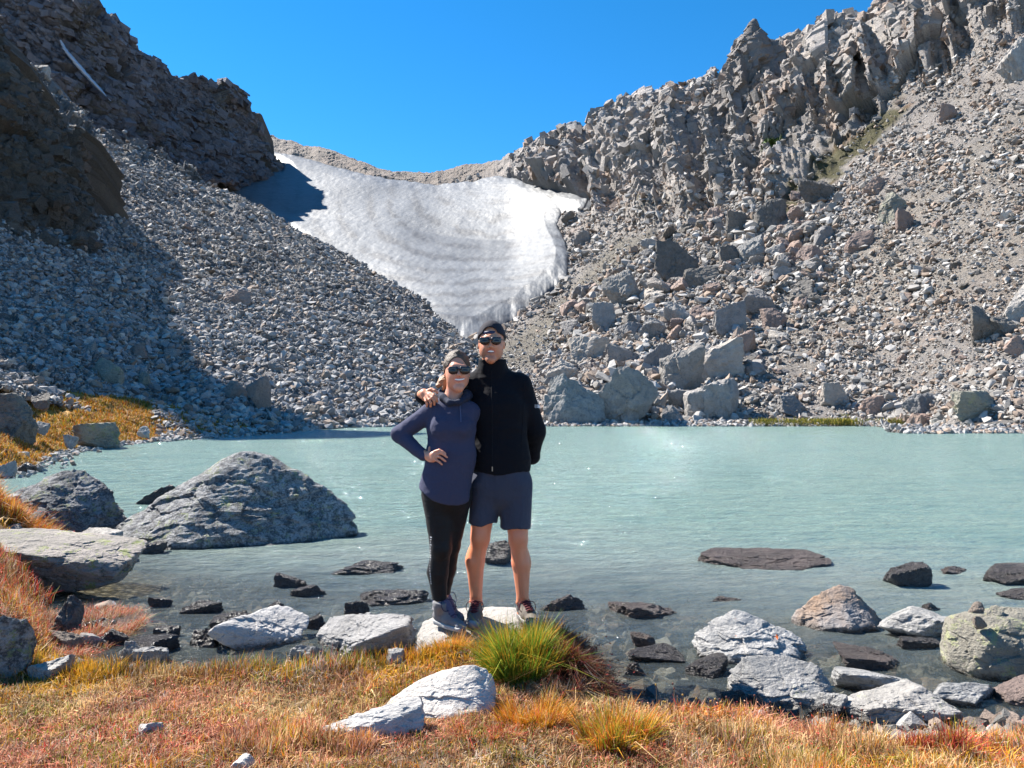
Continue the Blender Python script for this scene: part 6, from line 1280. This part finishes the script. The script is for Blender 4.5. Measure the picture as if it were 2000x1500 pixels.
o = link('sleeve_logo', mesh_np('sleeve_logo', np.array(Va), np.array(Fa), False), M_WHITE); o.modifiers.new('t', 'SOLIDIFY').thickness = .001; o.parent = jk
# shorts
S = SDF((-.34, 4.25, .72), (.24, 4.85, 1.30), .0045)
S.cone(M(979, 915, HD+.02), M(979, 945, HD+.02), .168, .172, .03, flat=(1, .72, 1))
S.cone(M(949, 945, HD+.02), M(942, 1040, HD+.005), .097, .082, .03, flat=(1, 1.05, 1)); S.cone(M(1008, 945, HD+.02), M(1006, 1050, HD+.01), .097, .086, .03, flat=(1, 1.05, 1))
S.cut(lambda P: np.where(P[..., 0] < M(972, 0, HD)[0], M(0, 1022, HD)[2], M(0, 1030, HD)[2])+.006*np.sin(P[..., 0]*40)-P[..., 2]); S.cut(lambda P: P[..., 2]-M(0, 912, HD)[2])
sh_ = garment('shorts', S, M_SHORTS, man, .008, (9, 9, 5), 23)
# his shoes
red = plain_mat('dark_red_lace', (.16, .018, .022), .7, 60, .3, .1)
MS = [cloth_mat('taupe_mesh_upper', (.10, .085, .075), .8, fine=300, c2=(.14, .12, .10)), plain_mat('grey_sole', (.22, .21, .20), .7, 60, .2, .2), plain_mat('pale_toe_rubber', (.24, .25, .26), .5, 60, .2, .1), red, cloth_mat('maroon_tongue', (.09, .018, .02))]
def gx_(px, dy): return float(M(px, 0, dy)[0])
shoe(man, 'shoe', (gx_(932, HD+.13), Y0+HD+.13), (gx_(925, -.06), Y0-.09), M(930, 1172, HD+.05), MS)
shoe(man, 'shoe', (gx_(1017, HD+.12), Y0+HD+.12), (gx_(1045, -.05), Y0-.07), M(1021, 1174, HD+.05), MS)
for ax__, dyy in ((930, 0), (1021, 0)):
    S = SDF(M(ax__-20, 1200, HD-.05), M(ax__+20, 1155, HD+.15), .004); S.cone(M(ax__, 1174, HD+.052), M(ax__, 1196, HD+.065), .0385, .040, 0); S.cut(lambda P: P[..., 2]-M(0, 1175, HD+.05)[2])
    garment('sock', S, cloth_mat('dark_ankle_sock', (.10, .09, .09)), man, .001, (60, 60, 60), 31)
# ================================================================ the woman
WD = -.03
wom = empty('person', Vector((float(M(868, 1215)[0]), Y0+.0, STZ)))
tag(wom, 'woman in blue hooded top, black leggings and sunglasses, hand on her hip', 'person')
S = SDF((-.80, 4.15, .20), (.22, 4.95, 1.98), .004)
fxw, myw = head_sdf(S, 892, 723, 765, WD, .0705, 4.2, True)
S.cone(M(888, 748, WD+.02), M(886, 785, WD+.03), .047, .052, .02)
S.cone(M(884, 795, WD+.02), M(882, 830, WD), .08, .115, .04, flat=(1, .62, 1)); S.cone(M(882, 830, WD), M(882, 890, WD+.005), .112, .098, .04, flat=(1, .68, 1)); S.cone(M(882, 890, WD), M(872, 955, WD+.01), .10, .122, .04, flat=(1, .75, 1))
S.ell(M(866, 838, WD-.075), (.045, .035, .045), .03); S.ell(M(900, 838, WD-.075), (.045, .035, .045), .03)
S.cone(M(848, 800, WD+.02), M(918, 802, WD+.03), .042, .042, .04)
S.cone(M(843, 802, WD+.015), M(779, 848, WD+.03), .042, .034, .02); S.cone(M(779, 848, WD+.03), M(834, 891, WD-.075), .034, .022, .015)
S.cone(M(838, 891, WD-.082), M(848, 889, WD-.106), .022, .025, .012, flat=(1, .75, 1)); S.cone(M(840, 897, WD-.085), M(846, 897, WD-.104), .018, .019, .012)
finger(S, [(849, 882, WD-.112), (858, 879, WD-.128), (864, 882, WD-.133), (870, 886, WD-.132)], .0085, .0066)
finger(S, [(851, 887, WD-.114), (860, 885, WD-.131), (867, 888, WD-.135), (873, 893, WD-.134)], .0086, .0066)
finger(S, [(850, 893, WD-.113), (858, 892, WD-.130), (864, 896, WD-.134), (870, 901, WD-.133)], .0084, .0064)
finger(S, [(847, 898, WD-.108), (853, 899, WD-.124), (859, 903, WD-.129), (863, 907, WD-.128)], .0076, .0060)
finger(S, [(838, 884, WD-.075), (839, 875, WD-.062), (842, 870, WD-.045)], .0092, .0076)
# other arm round his back, fingertips showing past his far side
S.cone(M(918, 804, WD+.05), M(950, 862, HD+.23), .040, .034, .02); S.cone(M(950, 862, HD+.23), M(1010, 840, HD+.22), .034, .022, .015)
S.ell(M(1019, 836, HD+.185), (.030, .035, .026), .012)
for k, pz in enumerate((823, 829, 835, 841)): finger(S, [(1022, pz+2, HD+.17), (1031-.6*abs(k-1), pz, HD+.120), (1030-.8*abs(k-1), pz+1, HD+.075)], .0090, .0070)
finger(S, [(1012, 828, HD+.20), (1020, 818, HD+.175), (1026, 814, HD+.15)], .010, .008)
# legs, one behind the other
S.cone(M(856, 965, WD+.02), M(861, 1072, WD-.005), .090, .058, .03); S.cone(M(893, 965, WD+.03), M(878, 1066, WD+.09), .085, .055, .03)
S.cone(M(861, 1072, WD), M(855, 1118, WD+.03), .052, .056, .02); S.cone(M(855, 1118, WD+.03), M(859, 1174, WD+.035), .054, .034, .02); S.cone(M(878, 1066, WD+.10), M(870, 1112, WD+.14), .050, .052, .02); S.cone(M(870, 1112, WD+.14), M(864, 1170, WD+.16), .050, .033, .02)
S.cone(M(859, 1174, WD+.035), M(859, 1200, WD+.045), .034, .036, .015); S.cone(M(864, 1170, WD+.16), M(865, 1190, WD+.17), .033, .035, .015)
V, Q = S.mesh(); C = skin_cols(V, (.60, .265, .165), M(fxw, myw+.6, WD-.1), (.034, .0165), (.48, .14, .13)); under(wom, link('body', mesh_np('body', V, Q, True, C), M_SKINM))
glasses(wom, fxw+.3, 724.5, WD-.002, 11.2); teeth(wom, fxw, myw+.3, WD+.001, 10.5)
# hair
hw_ = M(892, 719, WD+.015)
S = SDF(hw_-np.array([.13, .12, .12]), hw_+np.array([.11, .14, .13]), .003); S.ell(hw_+np.array([0, .008, .004]), (.0815, .106, .1075), 0)
S.ell(hw_+np.array([.014, -.095, -.034]), (.066, .070, .094), .008, op='sub'); S.cut(lambda P: (hw_[2]-.045-.5*(P[..., 1]-hw_[1]-.02))-P[..., 2], .01)
S.cone(hw_+np.array([.01, -.05, .092]), hw_+np.array([-.062, -.045, .02]), .014, .012, .012)
hr = garment('hair', S, M_HAIR, wom, .0022, (10, 10, 60), 41)
S = SDF(hw_+np.array([-.16, -.04, -.16]), hw_+np.array([.06, .18, .03]), .003); S.cone(hw_+np.array([-.03, .095, -.03]), hw_+np.array([-.085, .07, -.078]), .026, .030, .01); S.cone(hw_+np.array([-.085, .07, -.078]), hw_+np.array([-.115, .04, -.105]), .028, .012, .01); S.cone(hw_+np.array([-.07, .06, -.09]), hw_+np.array([-.085, .03, -.125]), .024, .01, .01)
o = garment('ponytail', S, M_TAIL, wom, .006, (30, 60, 60), 42); o.parent = hr; o.matrix_parent_inverse = Matrix.Identity(4)
# top
S = SDF((-.82, 4.15, .92), (.24, 4.92, 1.82), .0042)
S.cone(M(884, 797, WD+.02), M(882, 832, WD), .092, .134, .05, flat=(1, .66, 1)); S.cone(M(882, 832, WD), M(882, 890, WD+.005), .130, .134, .05, flat=(1, .72, 1)); S.cone(M(880, 890, WD), M(868, 965, WD+.01), .136, .156, .05, flat=(1, .78, 1))
S.ell(M(864, 838, WD-.080), (.050, .036, .050), .04); S.ell(M(900, 838, WD-.080), (.050, .036, .050), .04)
S.cone(M(846, 803, WD+.02), M(918, 804, WD+.03), .055, .055, .05)
S.cone(M(844, 804, WD+.018), M(780, 848, WD+.03), .056, .045, .03); S.cone(M(780, 848, WD+.03), M(828, 891, WD-.062), .045, .031, .02)
S.cone(M(918, 806, WD+.05), M(950, 862, HD+.23), .054, .045, .03); S.cone(M(950, 862, HD+.23), M(1004, 842, HD+.225), .044, .032, .02)
xm = float(M(884, 0)[0])
S.cut(lambda P: (M(0, 983, WD)[2]+np.clip((np.abs(P[..., 0]-xm-.02)-.02)/.19, 0, 1)**1.6*.095)-P[..., 2], .004)
S.cone(M(886, 781, WD+.02), M(885, 796, WD+.02), .064, .078, .015); S.cone(M(887, 765, WD+.01), M(886, 784, WD+.01), .056, .054, 0, op='sub')
tp = garment('hooded_top', S, M_SHIRT, wom, .006, (8, 8, 8), 43)
S = SDF(M(840, 800, WD-.14), M(925, 745, WD+.2), .0035); c0 = M(886, 780, WD+.05)      # collar roll and hood on the shoulders
S.cone(M(866, 778, WD-.02), M(878, 787, WD-.075), .020, .016, .015); S.cone(M(878, 787, WD-.075), M(897, 786, WD-.078), .016, .015, .015); S.cone(M(897, 786, WD-.078), M(910, 776, WD-.02), .015, .020, .015)
S.cone(M(866, 778, WD-.02), M(862, 772, WD+.07), .022, .03, .02); S.cone(M(910, 776, WD-.02), M(912, 772, WD+.07), .020, .03, .02); S.cone(M(862, 772, WD+.07), M(888, 778, WD+.12), .03, .04, .02); S.cone(M(912, 772, WD+.07), M(888, 778, WD+.12), .03, .04, .02)
hd = garment('hood', S, cloth_mat('dark_hood_knit', (.018, .022, .042), fine=500), wom, .003, (18, 18, 18), 44); hd.parent = tp; hd.matrix_parent_inverse = Matrix.Identity(4)
for x0, x1, y1 in ((899, 903, 823),):
    pts = [front_on(tp, M(x0+(x1-x0)*t, 783+(y1-783)*t, WD), .004) for t in np.linspace(0, 1, 12)]; o = tube('drawstring', pts, .0034, cloth_mat('cord', (.08, .09, .16)), wom); o.parent = tp
sm_ = strip('seam', [front_on(tp, M(x, y, WD), .0005) for x, y in zip(np.linspace(870, 896, 12), np.linspace(807, 809, 12))], .004, cloth_mat('seam_thread', (.04, .045, .09)), wom, .001); sm_.parent = tp
# shirt tail hanging at the back left
# leggings
S = SDF((-.68, 4.2, .38), (-.06, 4.82, 1.2), .004)
S.cone(M(874, 950, WD+.01), M(872, 965, WD+.015), .130, .135, .03, flat=(1, .78, 1))
S.cone(M(856, 965, WD+.02), M(861, 1072, WD-.005), .098, .062, .03); S.cone(M(893, 965, WD+.03), M(880, 1066, WD+.09), .092, .058, .03)
S.ell(M(861, 1070, WD-.02), (.052, .050, .055), .02)
S.cone(M(861, 1072, WD), M(855, 1118, WD+.03), .058, .062, .02); S.cone(M(855, 1118, WD+.03), M(859, 1178, WD+.035), .060, .040, .02); S.cone(M(880, 1066, WD+.10), M(872, 1112, WD+.14), .055, .057, .02); S.cone(M(872, 1112, WD+.14), M(864, 1172, WD+.16), .055, .038, .02)
S.cut(lambda P: M(0, 1174, WD)[2]-P[..., 2]+.02*(P[..., 1]-4.45)); tg = garment('leggings', S, M_TIGHTS, wom, .0022, (14, 14, 20), 45)
rs_ = np.random.RandomState(4)
for k in range(19):                                               # column of small pale print down the shin
    y = 1046+k*5.2; x = np.interp(y, [1046, 1075, 1110, 1145], [841.5, 840.5, 839.5, 842]); w_ = rs_.uniform(1.5, 4.)*(1 if k < 9 else .55)
    pts = [front_on(tg, M(x+t*w_, y+rs_.uniform(-.7, .7), WD), .0008) for t in np.linspace(0, 1, 3)]
    o = strip('leg_print', pts, .0045, M_WHITE, wom, .0005); o.parent = tg; o.matrix_parent_inverse = Matrix.Identity(4)
for ax__, ay__, dd_ in ((859, 1176, .037), (864, 1172, .162)):
    S = SDF(M(ax__-22, ay__+22, WD+dd_-.08), M(ax__+22, ay__-14, WD+dd_+.08), .004); S.cone(M(ax__, ay__, WD+dd_), M(ax__, ay__+18, WD+dd_+.006), .0415, .042, 0); garment('sock', S, M_SOCK, wom, .0015, (60, 60, 60), 46)
MB = [cloth_mat('grey_blue_boot_fabric', (.115, .11, .12), .8, fine=300, c2=(.18, .175, .175)), plain_mat('pale_grey_midsole', (.34, .34, .33), .7, 60, .2, .2), plain_mat('grey_toe_rubber', (.16, .17, .19), .6, 60, .2, .1), plain_mat('navy_lace', (.02, .02, .06), .7, 60, .2, .1), cloth_mat('purple_grey_tongue', (.10, .085, .13))]
shoe(wom, 'boot', (gx_(852, WD+.05), Y0+WD+.085), (gx_(911, WD-.10), Y0+WD-.115), M(859, 1176, WD), MB, tall=.045, width=.040)
shoe(wom, 'boot', (gx_(856, WD+.17), Y0+WD+.235), (gx_(905, WD+.06), Y0+WD+.07), M(864, 1172, WD+.16), MB, tall=.045, width=.040)
